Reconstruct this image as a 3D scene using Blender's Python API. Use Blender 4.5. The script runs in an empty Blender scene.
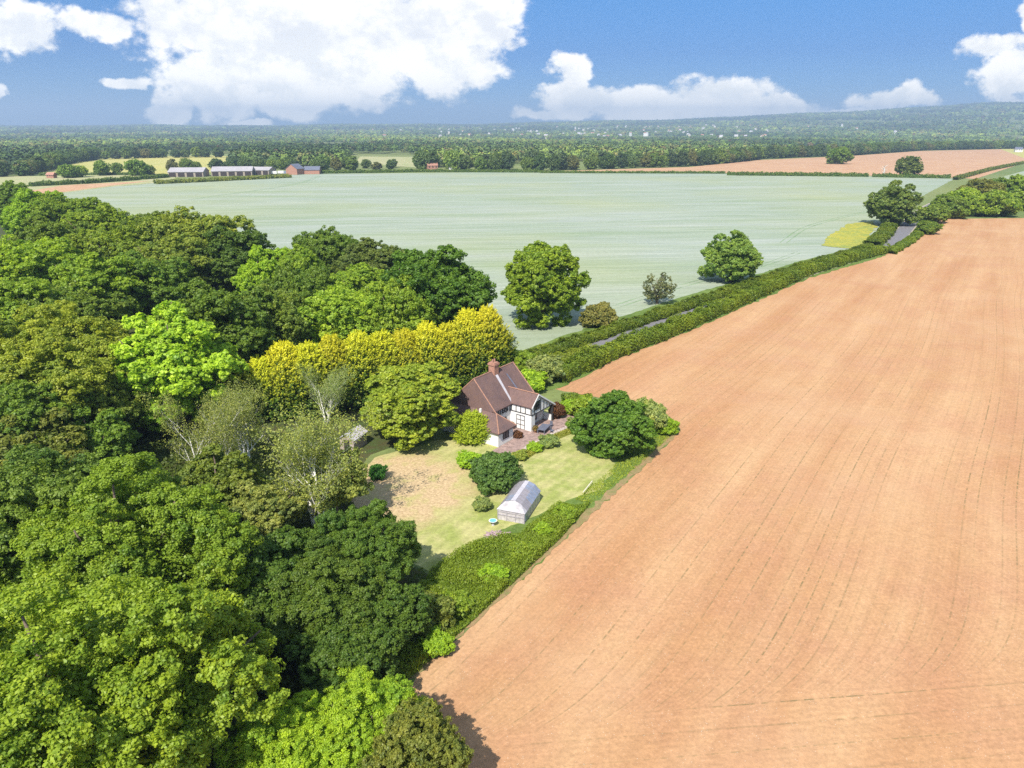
import bpy, math, random
import numpy as np
from mathutils import Vector, Matrix
R = math.radians
scene = bpy.context.scene
C = scene.collection

# ------------------------------------------------------------------ camera, sky, sun, exposure
CAM_H, PITCH, FPX = 45.0, R(19.63), 712.0
cam_data = bpy.data.cameras.new('camera')
cam = bpy.data.objects.new('camera', cam_data); C.objects.link(cam)
cam.location = (0, 0, CAM_H); cam.rotation_euler = (R(90) - PITCH, 0, 0)
cam_data.sensor_width = 36; cam_data.lens = 36 * FPX / 1024
cam_data.clip_start = 0.5; cam_data.clip_end = 30000
scene.camera = cam

SUN_AZ, SUN_EL = R(200), R(49)
sun_data = bpy.data.lights.new('sun', 'SUN'); sun = bpy.data.objects.new('sun', sun_data); C.objects.link(sun)
sun_data.energy = 3.7; sun_data.angle = R(0.5); sun_data.color = (1.0, 0.94, 0.85)
sd = Vector((math.sin(SUN_AZ) * math.cos(SUN_EL), math.cos(SUN_AZ) * math.cos(SUN_EL), math.sin(SUN_EL)))
sun.rotation_euler = sd.to_track_quat('Z', 'Y').to_euler()

scene.view_settings.view_transform = 'Standard'; scene.view_settings.look = 'None'
scene.view_settings.gamma = 1; scene.view_settings.use_curve_mapping = False
scene.view_settings.exposure = 1.10
scene.cycles.max_bounces = 6; scene.cycles.diffuse_bounces = 4; scene.cycles.transmission_bounces = 3
scene.cycles.glossy_bounces = 1; scene.cycles.volume_bounces = 0; scene.cycles.transparent_max_bounces = 4
scene.cycles.use_adaptive_sampling = True; scene.cycles.adaptive_threshold = 0.012
scene.cycles.use_denoising = False; scene.cycles.sample_clamp_indirect = 4

class N:                                     # tiny node helper
    def __init__(s, tree): s.t = tree; s.n = tree.nodes; s.l = tree.links
    def add(s, typ, **kw):
        n = s.n.new(typ)
        for k, v in kw.items(): setattr(n, k, v)
        return n
    def put(s, sock, v):
        if isinstance(v, bpy.types.NodeSocket): s.l.new(v, sock)
        elif v is not None: sock.default_value = v
    def m(s, op, a, b=None, c=None, clamp=False):
        n = s.add('ShaderNodeMath', operation=op, use_clamp=clamp)
        s.put(n.inputs[0], a); s.put(n.inputs[1], b); s.put(n.inputs[2], c)
        return n.outputs[0]
    def vm(s, op, a, b=None):
        n = s.add('ShaderNodeVectorMath', operation=op); s.put(n.inputs[0], a); s.put(n.inputs[1], b)
        return n.outputs[0]
    def mix(s, f, a, b, blend='MIX'):
        n = s.add('ShaderNodeMix', data_type='RGBA', blend_type=blend)
        s.put(n.inputs[0], f)
        for i, v in ((6, a), (7, b)):
            if isinstance(v, tuple) and len(v) == 3: v = v + (1,)
            s.put(n.inputs[i], v)
        return n.outputs[2]
    def noise(s, vec, scale, detail=3, rough=0.55, out=0, dist=0):
        n = s.add('ShaderNodeTexNoise'); s.put(n.inputs['Vector'], vec)
        n.inputs['Scale'].default_value = scale; n.inputs['Detail'].default_value = detail
        n.inputs['Roughness'].default_value = rough; n.inputs['Distortion'].default_value = dist
        return n.outputs[out]
    def ramp(s, v, lo, hi, a=0., b=1., smooth=False):
        n = s.add('ShaderNodeMapRange'); n.interpolation_type = 'SMOOTHSTEP' if smooth else 'LINEAR'
        s.put(n.inputs[0], v); n.inputs[1].default_value = lo; n.inputs[2].default_value = hi
        n.inputs[3].default_value = a; n.inputs[4].default_value = b
        return n.outputs[0]
    def sep(s, v):
        n = s.add('ShaderNodeSeparateXYZ'); s.put(n.inputs[0], v); return n.outputs
    def comb(s, x, y, z=0.):
        n = s.add('ShaderNodeCombineXYZ'); s.put(n.inputs[0], x); s.put(n.inputs[1], y); s.put(n.inputs[2], z); return n.outputs[0]

world = bpy.data.worlds.new('World'); scene.world = world; world.use_nodes = True
w = N(world.node_tree); w.n.clear()
sky = w.add('ShaderNodeTexSky', sky_type='NISHITA'); sky.sun_disc = False
sky.sun_elevation = SUN_EL; sky.sun_rotation = SUN_AZ; sky.altitude = 50
sky.air_density = 1.0; sky.dust_density = 0.3; sky.ozone_density = 3.5
tc = w.add('ShaderNodeTexCoord')
gx, gy, gz = w.sep(tc.outputs['Generated'])
rgh = w.m('DIVIDE', gz, w.m('SQRT', w.m('ADD', w.m('MULTIPLY', gx, gx), w.m('MULTIPLY', gy, gy))))
yy = w.m('MAXIMUM', gy, 0.02)
tx = w.m('DIVIDE', gx, yy); tz = w.m('DIVIDE', gz, yy)
pv = w.comb(w.m('MULTIPLY', tx, 1.0), w.m('MULTIPLY', tz, 1.35))
wv = w.add('ShaderNodeTexNoise'); w.put(wv.inputs['Vector'], pv); wv.inputs['Scale'].default_value = 16; wv.inputs['Detail'].default_value = 5
wr, wg, wb_ = w.sep(wv.outputs['Color'])
tx0, tz0 = tx, tz
tx = w.m('ADD', tx, w.m('MULTIPLY', w.m('SUBTRACT', wr, .5), .085)); tz = w.m('ADD', tz, w.m('MULTIPLY', w.m('SUBTRACT', wg, .5), .05))
n1 = w.noise(pv, 9, 7, 0.62); n2 = w.noise(pv, 40, 5, 0.6)
# clouds: where each bank stands in the sky, as direction tangents (x, z, half width, half height, strength)
def tan_dir(px, py):
    c, s_ = math.cos(PITCH), math.sin(PITCH); y = -(py - 384) / FPX
    f = c + y * s_
    return (px - 512) / FPX / f, (-s_ + y * c) / f
banks = [(250,14,135,62),(395,30,112,52),(310,70,120,42),(215,88,62,36),(290,98,60,18),(455,68,60,28),(490,40,30,16),(170,20,45,40),(168,112,24,20),
         (128,86,26,7),(12,28,52,32),(100,24,42,16),(0,92,12,12),(470,8,60,30),
         (570,68,27,18),(566,92,24,18),(590,104,60,18),(640,106,70,20),(725,98,62,22),(700,112,150,13),(770,106,55,15),(912,97,26,16),(878,101,36,14),(860,114,40,8),
         (1015,78,34,30),(990,46,38,15),(1040,20,22,24),(545,112,50,9),(250,124,30,6),
         (-260,60,160,40),(1300,50,170,50),(-600,20,200,60),(1700,30,200,50),(640,-260,260,60),(200,-330,240,70),(1100,-300,200,50)]
field = None
for px, py, a, b in banks:
    X, Z = tan_dir(px, py); a /= FPX * 1.06; b /= FPX * 1.06
    dx = w.m('DIVIDE', w.m('SUBTRACT', tx, X), a); dz = w.m('DIVIDE', w.m('SUBTRACT', tz, Z), b)
    q = w.m('SUBTRACT', 1.0, w.m('SQRT', w.m('ADD', w.m('MULTIPLY', dx, dx), w.m('MULTIPLY', dz, dz))))
    q = w.m('MULTIPLY', q, 1.0 if b * FPX < 15 else 1.25)
    field = q if field is None else w.m('SMOOTH_MAX', field, q, 0.08)
dens = w.m('ADD', field, w.m('MULTIPLY', w.m('SUBTRACT', n1, 0.5), 1.5))
dens = w.m('ADD', dens, w.m('MULTIPLY', w.m('SUBTRACT', n2, 0.5), 1.0))
alpha = w.ramp(dens, -0.02, 0.42, 0, 1, True)
up = w.comb(w.m('ADD', tx0, 0.012), w.m('ADD', w.m('MULTIPLY', tz0, 1.35), 0.03))
n3 = w.noise(up, 9, 5, 0.6)
n4 = w.noise(up, 34, 5, 0.65)
relief = w.ramp(w.m('ADD', w.m('SUBTRACT', n1, n3), w.m('MULTIPLY', w.m('SUBTRACT', n2, n4), 0.35)), -0.14, 0.10, 0.0, 1.0, True)
body = w.ramp(dens, 0.1, 1.0, 1.0, 0.55)
cshade = w.m('ADD', w.m('MULTIPLY', relief, 0.75), w.m('MULTIPLY', body, 0.25))
ccol = w.mix(cshade, (3.2, 3.25, 3.3), (4.5, 4.35, 4.15))
ccol = w.mix(1.0, ccol, w.comb(w.ramp(rgh, 0.0, 0.11, 1.75, 1.0), w.ramp(rgh, 0.0, 0.11, 1.65, 1.0), w.ramp(rgh, 0.0, 0.11, 1.4, 1.0)), 'MULTIPLY')
hs = w.add('ShaderNodeHueSaturation'); w.put(hs.inputs['Color'], sky.outputs[0])
hs.inputs['Saturation'].default_value = 1.0; hs.inputs['Value'].default_value = 1.0
er = w.add('ShaderNodeValToRGB'); w.put(er.inputs[0], rgh); e_ = er.color_ramp.elements
e_[0].position = 0.0; e_[0].color = (.12, .21, .37, 1); e_[1].position = 0.6; e_[1].color = (1.35, 1.08, .80, 1)
for p_, c_ in ((.05, (.085, .18, .34, 1)), (.09, (.072, .165, .32, 1)), (.16, (.085, .22, .365, 1))):
    k_ = e_.new(p_); k_.color = c_
clear_sky = w.mix(1.0, hs.outputs[0], er.outputs[0], 'MULTIPLY')
skyc = w.mix(w.m('MULTIPLY', alpha, w.ramp(gy, 0.0, 0.1)), clear_sky, ccol)
bg = w.add('ShaderNodeBackground'); w.put(bg.inputs[0], skyc); bg.inputs[1].default_value = 0.15
wo = w.add('ShaderNodeOutputWorld'); w.l.new(bg.outputs[0], wo.inputs[0])

# ------------------------------------------------------------------ helpers
def P(px, py, z=0.0):
    """ground (or height z) point seen at that pixel"""
    x = (px - 512) / FPX; y = -(py - 384) / FPX
    d = (x, math.cos(PITCH) + y * math.sin(PITCH), -math.sin(PITCH) + y * math.cos(PITCH))
    t = (z - CAM_H) / d[2]
    return (d[0] * t, d[1] * t)

def hill_h(x, y):
    """height of the land: level farmland, rising beyond about two kilometres"""
    x = np.asarray(x, float); y = np.asarray(y, float)
    d = np.hypot(x, y); az = x / np.maximum(y, 1)
    top = np.interp(az, [-1.2, -0.75, -0.35, 0, 0.28, 0.6, 0.8, 1.3], [110, 88, 96, 132, 212, 365, 385, 350])
    top = top + 7 * np.sin(az * 23) + 4 * np.sin(az * 51 + 1)
    t = np.clip((d - 3200) / 9600, 0, 1); s = t * t * (3 - 2 * t)
    return s * top * (y > 0)

def props(o, label=None, cat=None, group=None, kind=None):
    if label: o['label'] = label
    if cat: o['category'] = cat
    if group: o['group'] = group
    if kind: o['kind'] = kind
    return o
def empty(name, loc, rz=0.0, label=None, cat=None, group=None):
    o = bpy.data.objects.new(name, None); C.objects.link(o); o.location = loc; o.rotation_euler = (0, 0, rz)
    o.empty_display_size = 0.5
    return props(o, label, cat, group)
def link(name, me, mat, parent=None):
    o = bpy.data.objects.new(name, me); C.objects.link(o)
    if mat and not me.materials: me.materials.append(mat)
    if parent: o.parent = parent
    return o

class MB:
    """collects polygons and links them as one mesh object"""
    def __init__(s): s.v = []; s.f = []
    def raw(s, v, f):
        b = len(s.v); s.v += [tuple(p) for p in v]; s.f += [tuple(b + i for i in q) for q in f]; return s
    def box(s, x0, x1, y0, y1, z0, z1):
        v = [(x, y, z) for z in (z0, z1) for y in (y0, y1) for x in (x0, x1)]
        return s.raw(v, [(0, 2, 3, 1), (4, 5, 7, 6), (0, 1, 5, 4), (2, 6, 7, 3), (0, 4, 6, 2), (1, 3, 7, 5)])
    def slab(s, pts, t):
        """polygon thickened downward by t"""
        n = len(pts); lo = [(p[0], p[1], p[2] - t) for p in pts]
        return s.raw(list(pts) + lo, [tuple(range(n)), tuple(range(2 * n - 1, n - 1, -1))] + [(i, i + n, (i + 1) % n + n, (i + 1) % n) for i in range(n)])
    def prism(s, pts, axis, a, b):
        """2-D outline (u, z) extruded along axis 'x' or 'y'"""
        n = len(pts); g = (lambda p, k: (k, p[0], p[1])) if axis == 'x' else (lambda p, k: (p[0], k, p[1]))
        v = [g(p, a) for p in pts] + [g(p, b) for p in pts]
        return s.raw(v, [tuple(range(n)), tuple(range(2 * n - 1, n - 1, -1))] + [(i, i + n, (i + 1) % n + n, (i + 1) % n) for i in range(n)])
    def tube(s, pts, rad, k=6):
        pts = [Vector(p) for p in pts]; b = len(s.v)
        for i, p in enumerate(pts):
            d = (pts[min(i + 1, len(pts) - 1)] - pts[max(i - 1, 0)]).normalized()
            a = d.orthogonal().normalized(); c = d.cross(a)
            r = rad[i] if hasattr(rad, '__len__') else rad
            for j in range(k):
                t = 2 * math.pi * j / k; s.v.append(tuple(p + (a * math.cos(t) + c * math.sin(t)) * r))
        for i in range(len(pts) - 1):
            for j in range(k):
                s.f.append((b + i * k + j, b + i * k + (j + 1) % k, b + (i + 1) * k + (j + 1) % k, b + (i + 1) * k + j))
        s.f.append(tuple(b + j for j in range(k - 1, -1, -1))); e = b + (len(pts) - 1) * k
        s.f.append(tuple(e + j for j in range(k)))
        return s
    def mesh(s, name, smooth=False):
        me = bpy.data.meshes.new(name); me.from_pydata(s.v, [], s.f)
        import bmesh
        bm = bmesh.new(); bm.from_mesh(me); bmesh.ops.recalc_face_normals(bm, faces=bm.faces); bm.to_mesh(me); bm.free()
        if smooth: me.polygons.foreach_set('use_smooth', [True] * len(me.polygons))
        return me
    def build(s, name, mat, parent=None, smooth=False): return link(name, s.mesh(name, smooth), mat, parent)

def quads_mesh(name, V, tint, mat):
    """V: (n,4,3) leaf corners, tint: (n,)"""
    n = len(V); me = bpy.data.meshes.new(name)
    me.vertices.add(4 * n); me.vertices.foreach_set('co', V.reshape(-1).astype(np.float32))
    me.loops.add(4 * n); me.loops.foreach_set('vertex_index', np.arange(4 * n, dtype=np.int32))
    me.polygons.add(n); me.polygons.foreach_set('loop_start', np.arange(0, 4 * n, 4, dtype=np.int32))
    me.polygons.foreach_set('loop_total', np.full(n, 4, np.int32))
    me.update(calc_edges=True)
    a = me.attributes.new('tint', 'FLOAT', 'FACE'); a.data.foreach_set('value', tint.astype(np.float32))
    me.materials.append(mat)
    return me
def unit(a): return a / np.maximum(np.linalg.norm(a, axis=-1, keepdims=True), 1e-9)
def leaf_quads(rng, c, nrm, size, el=1.5, along=None):
    """rhombic leaves, slightly folded, at c facing nrm; along: preferred long direction"""
    n = len(c); nrm = unit(nrm)
    t = rng.normal(size=(n, 3)) if along is None else along + rng.normal(size=(n, 3)) * 0.35
    a = unit(np.cross(nrm, np.cross(t, nrm)) + 1e-6); b = np.cross(nrm, a)
    size = np.broadcast_to(size, (n,))[:, None] * rng.uniform(0.65, 1.3, (n, 1))
    a = a * size * el * 0.5; b = b * size * 0.5; fold = nrm * size * 0.16
    return np.stack([c - a, c + b + fold, c + a, c - b + fold], axis=1)
def ball(rng, n): return unit(rng.normal(size=(n, 3)))
def fib(n):
    i = np.arange(n) + .5; ph = np.arccos(1 - 2 * i / n); th = np.pi * (1 + 5 ** .5) * i
    return np.stack([np.cos(th) * np.sin(ph), np.sin(th) * np.sin(ph), np.cos(ph)], 1)

# ------------------------------------------------------------------ materials
def mat(name):
    m = bpy.data.materials.new(name); m.use_nodes = True; t = N(m.node_tree)
    b = t.n['Principled BSDF']; b.inputs['Roughness'].default_value = 0.9; b.inputs['Specular IOR Level'].default_value = 0.2
    return m, t, b
def simple(name, col, rough=0.8, var=0.12, scale=3.0, spec=0.25, bump=0.0):
    m, t, b = mat(name); g = t.add('ShaderNodeTexCoord').outputs['Object']
    n = t.noise(g, scale, 5, 0.65); k = t.ramp(n, 0.3, 0.7, 1 - var, 1 + var)
    t.put(b.inputs['Base Color'], t.mix(1.0, tuple(col), t.comb(k, k, k), 'MULTIPLY'))
    b.inputs['Roughness'].default_value = rough; b.inputs['Specular IOR Level'].default_value = spec
    if bump:
        bp = t.add('ShaderNodeBump'); bp.inputs['Strength'].default_value = bump; bp.inputs['Distance'].default_value = .05
        t.put(bp.inputs['Height'], n); t.put(b.inputs['Normal'], bp.outputs[0])
    return m
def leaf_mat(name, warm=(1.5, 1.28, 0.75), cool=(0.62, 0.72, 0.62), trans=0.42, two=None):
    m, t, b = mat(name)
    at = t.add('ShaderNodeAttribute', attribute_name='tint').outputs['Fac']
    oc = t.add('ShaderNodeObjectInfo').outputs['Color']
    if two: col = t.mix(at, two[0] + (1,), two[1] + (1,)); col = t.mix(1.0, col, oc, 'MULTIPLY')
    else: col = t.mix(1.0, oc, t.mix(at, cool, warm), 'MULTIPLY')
    t.put(b.inputs['Base Color'], col); b.inputs['Roughness'].default_value = 0.5; b.inputs['Specular IOR Level'].default_value = 0.35
    tr = t.add('ShaderNodeBsdfTranslucent'); t.put(tr.inputs[0], t.mix(1.0, col, (1.25, 1.3, 0.6), 'MULTIPLY'))
    ms = t.add('ShaderNodeMixShader'); ms.inputs[0].default_value = trans
    t.l.new(b.outputs[0], ms.inputs[1]); t.l.new(tr.outputs[0], ms.inputs[2])
    t.l.new(ms.outputs[0], t.n['Material Output'].inputs[0])
    return m
M_LEAF = leaf_mat('leaves')
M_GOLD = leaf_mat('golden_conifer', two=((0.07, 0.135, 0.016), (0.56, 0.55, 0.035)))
M_BARK = simple('bark', (0.13, 0.10, 0.075), 0.95, 0.35, 4)
M_BIRCH = simple('birch_bark', (0.72, 0.70, 0.64), 0.8, 0.3, 3)

def posn(t): return t.add('ShaderNodeNewGeometry').outputs['Position']
def mulk(t, col, k): return t.mix(1.0, col, t.comb(k, k, k), 'MULTIPLY')
def rot(t, p, az):
    """coordinates (along azimuth, across to its right)"""
    x, y, z = t.sep(p); s, c = math.sin(az), math.cos(az)
    return (t.m('ADD', t.m('MULTIPLY', x, s), t.m('MULTIPLY', y, c)), t.m('SUBTRACT', t.m('MULTIPLY', x, c), t.m('MULTIPLY', y, s)))

def make_soil():
    m, t, b = mat('drilled_soil'); p = posn(t); a, c = rot(t, p, R(34)); X, Y, _ = t.sep(p)
    big = t.noise(p, 0.012, 4, 0.6); mid = t.noise(p, 0.09, 4, 0.6)
    lo = t.noise(t.comb(t.m('MULTIPLY', a, 0.012), t.m('MULTIPLY', c, 0.11)), 1.0, 3, 0.6)
    col = t.mix(t.ramp(big, 0.35, 0.65), (0.57, 0.320, 0.160), (0.545, 0.280, 0.132))
    col = t.mix(t.ramp(lo, 0.36, 0.66), col, (0.66, 0.405, 0.215))
    col = t.mix(t.ramp(mid, 0.42, 0.7, 0, 0.45), col, (0.54, 0.27, 0.16))
    # gentle bends of the drill lines
    wob = t.m('MULTIPLY', t.m('SUBTRACT', t.noise(p, 0.011, 1, 0.3), 0.5), 6)
    d = t.m('SUBTRACT', Y, t.m('ADD', 44.0, t.m('MULTIPLY', X, 0.17)))          # distance beyond the headland
    hook = t.m('MULTIPLY', t.m('POWER', 2.718, t.m('MULTIPLY', t.m('MAXIMUM', d, 0.0), -0.33)), 2.6)
    cc = t.m('ADD', t.m('ADD', c, wob), hook)
    hd = t.m('ADD', t.m('SUBTRACT', Y, t.m('MULTIPLY', X, 0.10)), t.m('MULTIPLY', wob, 0.12))
    head = t.ramp(d, -0.4, 0.4)
    def lines(coord, along, sp, width, rank_seed):
        q = t.m('DIVIDE', coord, sp); fr = t.m('ABSOLUTE', t.m('SUBTRACT', t.m('FRACT', q), 0.5))
        ln = t.ramp(fr, width, width * 0.35, 0, 1)
        rank = t.add('ShaderNodeTexWhiteNoise', noise_dimensions='1D'); t.put(rank.inputs['W'], t.m('ADD', t.m('FLOOR', q), rank_seed))
        dash = t.noise(t.comb(t.m('MULTIPLY', along, 1.6), t.m('MULTIPLY', t.m('FLOOR', q), 7.3)), 1.0, 2, 0.6)
        patch = t.noise(p, 0.05, 2, 0.5)
        k = t.m('MULTIPLY', t.ramp(dash, 0.40, 0.58), t.ramp(rank.outputs[0], 0.1, 0.9, 0.25, 1.0))
        return t.m('MULTIPLY', t.m('MULTIPLY', ln, k), t.ramp(patch, 0.3, 0.62, 0.25, 1))
    g1 = lines(cc, a, 1.35, 0.085, 0.0); g2 = lines(hd, X, 2.3, 0.045, 31.0)
    green = t.m('ADD', t.m('MULTIPLY', g1, head), t.m('MULTIPLY', g2, t.m('SUBTRACT', 1.0, head)))
    far = t.ramp(a, 90, 330, 1, 0.45)
    # fine tilth of the drill coulters and broad combed bands
    f = t.m('SINE', t.m('MULTIPLY', cc, 12.6)); f2 = t.m('SINE', t.m('MULTIPLY', hd, 10.0))
    tex = t.m('ADD', t.m('MULTIPLY', f, head), t.m('MULTIPLY', f2, t.m('SUBTRACT', 1.0, head)))
    band = t.noise(t.comb(t.m('MULTIPLY', a, 0.01), t.m('MULTIPLY', cc, 0.9)), 1.0, 3, 0.7)
    col = mulk(t, col, t.m('MULTIPLY', t.ramp(tex, -1, 1, 0.985, 1.012), t.ramp(band, 0.3, 0.7, 0.95, 1.04)))
    grit = t.noise(p, 2.6, 4, 0.75); col = mulk(t, col, t.ramp(grit, 0.3, 0.7, 0.80, 1.14)); col = mulk(t, col, t.ramp(t.noise(p, 0.8, 4, 0.7), 0.3, 0.7, 0.90, 1.08))
    col = t.mix(t.ramp(t.noise(p, 0.028, 5, 0.65), 0.5, 0.72, 0, .5), col, (0.66, 0.43, 0.25))
    fl = t.add('ShaderNodeTexVoronoi'); t.put(fl.inputs['Vector'], p); fl.inputs['Scale'].default_value = 3.4
    stone = t.m('MULTIPLY', t.ramp(fl.outputs['Distance'], 0.16, 0.10), t.ramp(t.noise(p, 0.6, 3), 0.42, 0.6))
    col = t.mix(t.m('MULTIPLY', stone, 0.85), col, (0.78, 0.62, 0.47))
    col = mulk(t, t.mix(t.m('MULTIPLY', t.m('MULTIPLY', green, far), 0.78), col, (0.18, 0.16, 0.07)), 0.71)
    t.put(b.inputs['Base Color'], col)
    bp = t.add('ShaderNodeBump'); bp.inputs['Strength'].default_value = 0.5; bp.inputs['Distance'].default_value = 0.08
    t.put(bp.inputs['Height'], t.m('ADD', grit, t.m('MULTIPLY', tex, 0.1))); t.put(b.inputs['Normal'], bp.outputs[0])
    b.inputs['Specular IOR Level'].default_value = 0.1
    return m
def make_wheat():
    m, t, b = mat('young_wheat'); p = posn(t); a, c = rot(t, p, R(83))
    big = t.noise(p, 0.006, 3, 0.55)
    st = t.noise(t.comb(t.m('MULTIPLY', a, 0.006), t.m('MULTIPLY', c, 0.05)), 1.0, 5, 0.65)
    st2 = t.noise(t.comb(t.m('MULTIPLY', a, 0.02), t.m('MULTIPLY', c, 0.32)), 1.0, 4, 0.7)
    col = t.mix(t.ramp(st, 0.34, 0.66), (0.295, 0.375, 0.24), (0.42, 0.465, 0.405))
    col = t.mix(t.ramp(big, 0.45, 0.7, 0, 0.65), col, (0.39, 0.43, 0.20))
    edge = t.m('ABSOLUTE', t.m('SUBTRACT', c, -200.0)); col = t.mix(t.ramp(st2, 0.45, 0.75, 0, .35), col, (0.52, 0.52, 0.43))
    q = t.m('FRACT', t.m('DIVIDE', t.m('ADD', c, t.m('MULTIPLY', big, 60)), 24.0))
    tram = t.m('MULTIPLY', t.ramp(t.m('ABSOLUTE', t.m('SUBTRACT', q, 0.5)), 0.035, 0.015), t.ramp(st2, 0.35, 0.55))
    col = mulk(t, col, t.m('MULTIPLY', t.ramp(st2, 0.3, 0.7, 0.87, 1.08), t.ramp(t.noise(p, 0.7, 4, 0.75), 0.3, 0.7, 0.9, 1.1)))
    col = mulk(t, t.mix(t.m('MULTIPLY', tram, 0.22), col, (0.15, 0.22, 0.10)), 0.73)
    t.put(b.inputs['Base Color'], col); b.inputs['Specular IOR Level'].default_value = 0.1
    return m
def ground_mix(name, cols, scales=(0.03, 0.4, 3.0), seedv=0.0):
    m, t, b = mat(name); p = t.vm('ADD', posn(t), (seedv, seedv, 0))
    a = t.noise(p, scales[0], 4, 0.6); c = t.noise(p, scales[1], 4, 0.65); d = t.noise(p, scales[2], 4, 0.75)
    col = t.mix(t.ramp(a, 0.36, 0.64), cols[0], cols[1]); col = t.mix(t.ramp(c, 0.42, 0.68), col, cols[2])
    col = mulk(t, col, t.ramp(d, 0.28, 0.72, 0.55, 1.0)); t.put(b.inputs['Base Color'], col)
    bp = t.add('ShaderNodeBump'); bp.inputs['Strength'].default_value = 0.5; bp.inputs['Distance'].default_value = 0.1
    t.put(bp.inputs['Height'], d); t.put(b.inputs['Normal'], bp.outputs[0]); b.inputs['Specular IOR Level'].default_value = 0.1
    return m
def make_lawn():
    m, t, b = mat('garden_grass'); p = posn(t); x, y, _ = t.sep(p)
    cx, cy = P(400, 487)
    d = t.m('SQRT', t.m('ADD', t.m('POWER', t.m('SUBTRACT', x, cx), 2.0), t.m('POWER', t.m('MULTIPLY', t.m('SUBTRACT', y, cy), 0.95), 2.0)))
    n = t.noise(p, 0.25, 4, 0.65); f = t.noise(p, 2.5, 5, 0.75)
    dry = t.ramp(t.m('ADD', d, t.m('MULTIPLY', n, 9)), 11.5, 16.5, 1, 0, True)
    g = t.mix(t.ramp(n, 0.4, 0.62), (0.25, 0.28, 0.075), (0.38, 0.355, 0.15))
    stripe = t.m('SINE', t.m('MULTIPLY', rot(t, p, R(36))[1], 4.2)); g = mulk(t, g, t.ramp(stripe, -1, 1, 0.93, 1.06))
    dr = t.mix(t.ramp(f, 0.35, 0.65), (0.38, 0.27, 0.145), (0.48, 0.36, 0.21))
    dr = t.mix(t.ramp(t.noise(p, 0.35, 3, 0.6), 0.5, 0.66, 0, 0.7), dr, (0.34, 0.32, 0.11))
    col = t.mix(dry, g, dr); col = mulk(t, col, t.ramp(f, 0.3, 0.7, 0.78, 1.2)); t.put(b.inputs['Base Color'], col)
    return m
M_SOIL = make_soil(); M_WHEAT = make_wheat(); M_LAWN = make_lawn()
M_GROUND = ground_mix('countryside_grass', [(0.16, 0.22, 0.07), (0.26, 0.29, 0.11), (0.20, 0.23, 0.08)], (0.004, 0.03, 0.4))
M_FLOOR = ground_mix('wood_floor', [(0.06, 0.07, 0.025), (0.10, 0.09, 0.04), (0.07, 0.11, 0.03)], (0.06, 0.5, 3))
M_VERGE = ground_mix('rough_grass', [(0.14, 0.21, 0.045), (0.20, 0.27, 0.07), (0.09, 0.15, 0.03)], (0.05, 0.4, 2.5), 11)
M_PALE = ground_mix('pale_pasture', [(0.42, 0.42, 0.20), (0.34, 0.38, 0.17), (0.47, 0.42, 0.25)], (0.01, 0.06, 0.5), 5)
M_YELLOW = ground_mix('yellow_crop', [(0.50, 0.46, 0.14), (0.44, 0.44, 0.14), (0.54, 0.48, 0.18)], (0.008, 0.05, 0.5), 7)
M_RAPE = ground_mix('yellow_weeds', [(0.40, 0.38, 0.07), (0.24, 0.31, 0.08), (0.48, 0.42, 0.06)], (0.08, 0.25, 1.0), 9)
M_TAN = ground_mix('distant_soil', [(0.55, 0.33, 0.19), (0.50, 0.29, 0.17), (0.58, 0.38, 0.23)], (0.01, 0.05, 0.4), 3)
M_BARE = ground_mix('bare_margin', [(0.40, 0.25, 0.14), (0.30, 0.24, 0.11), (0.22, 0.22, 0.08)], (0.3, 1.0, 4), 2)
M_ROAD = simple('asphalt', (0.16, 0.155, 0.165), 0.9, 0.2, 0.8)
M_LANE = simple('verge_dust', (0.36, 0.31, 0.24), 0.95, 0.25, 1.2)
M_PATIO = simple('brick_paving', (0.27, 0.19, 0.165), 0.9, 0.4, 1.6, bump=.3)
M_WHITE = simple('white_render', (0.66, 0.65, 0.63), 0.8, 0.06, 1.5)
M_TIMBER = simple('black_timber', (0.03, 0.028, 0.028), 0.7, 0.2, 3)
M_GLASS = simple('dark_window', (0.035, 0.045, 0.06), 0.12, 0.3, 2, spec=0.6)
M_BRICK = simple('red_brick', (0.34, 0.18, 0.13), 0.9, 0.3, 5)
M_RIDGE = simple('ridge_tile', (0.31, 0.17, 0.12), 0.85, 0.25, 4)
M_LEAD = simple('grey_lead', (0.42, 0.40, 0.42), 0.6, 0.2, 3)
M_CREAM = simple('cream_board', (0.62, 0.56, 0.46), 0.8, 0.15, 2)
M_SHEET = simple('grey_sheet_roof', (0.34, 0.32, 0.33), 0.6, 0.15, 0.3)
M_DARK = simple('dark_opening', (0.05, 0.04, 0.04), 0.9, 0.2, 1)
M_SLATE = simple('slate_blue', (0.12, 0.13, 0.17), 0.5, 0.2, 2, spec=.5)
M_WASH = simple('whitewashed_glass', (0.25, 0.23, 0.25), 0.4, 0.14, 2.2, spec=.4)
M_BLUEG = simple('clear_glass_pane', (0.22, 0.25, 0.33), 0.25, 0.2, 2, spec=.6)
M_WOOD = simple('weathered_wood', (0.32, 0.27, 0.22), 0.9, 0.3, 3)
M_FAR_RED = simple('far_tiled_roof', (0.36, 0.19, 0.14), 0.9, 0.2, 0.2)
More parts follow.
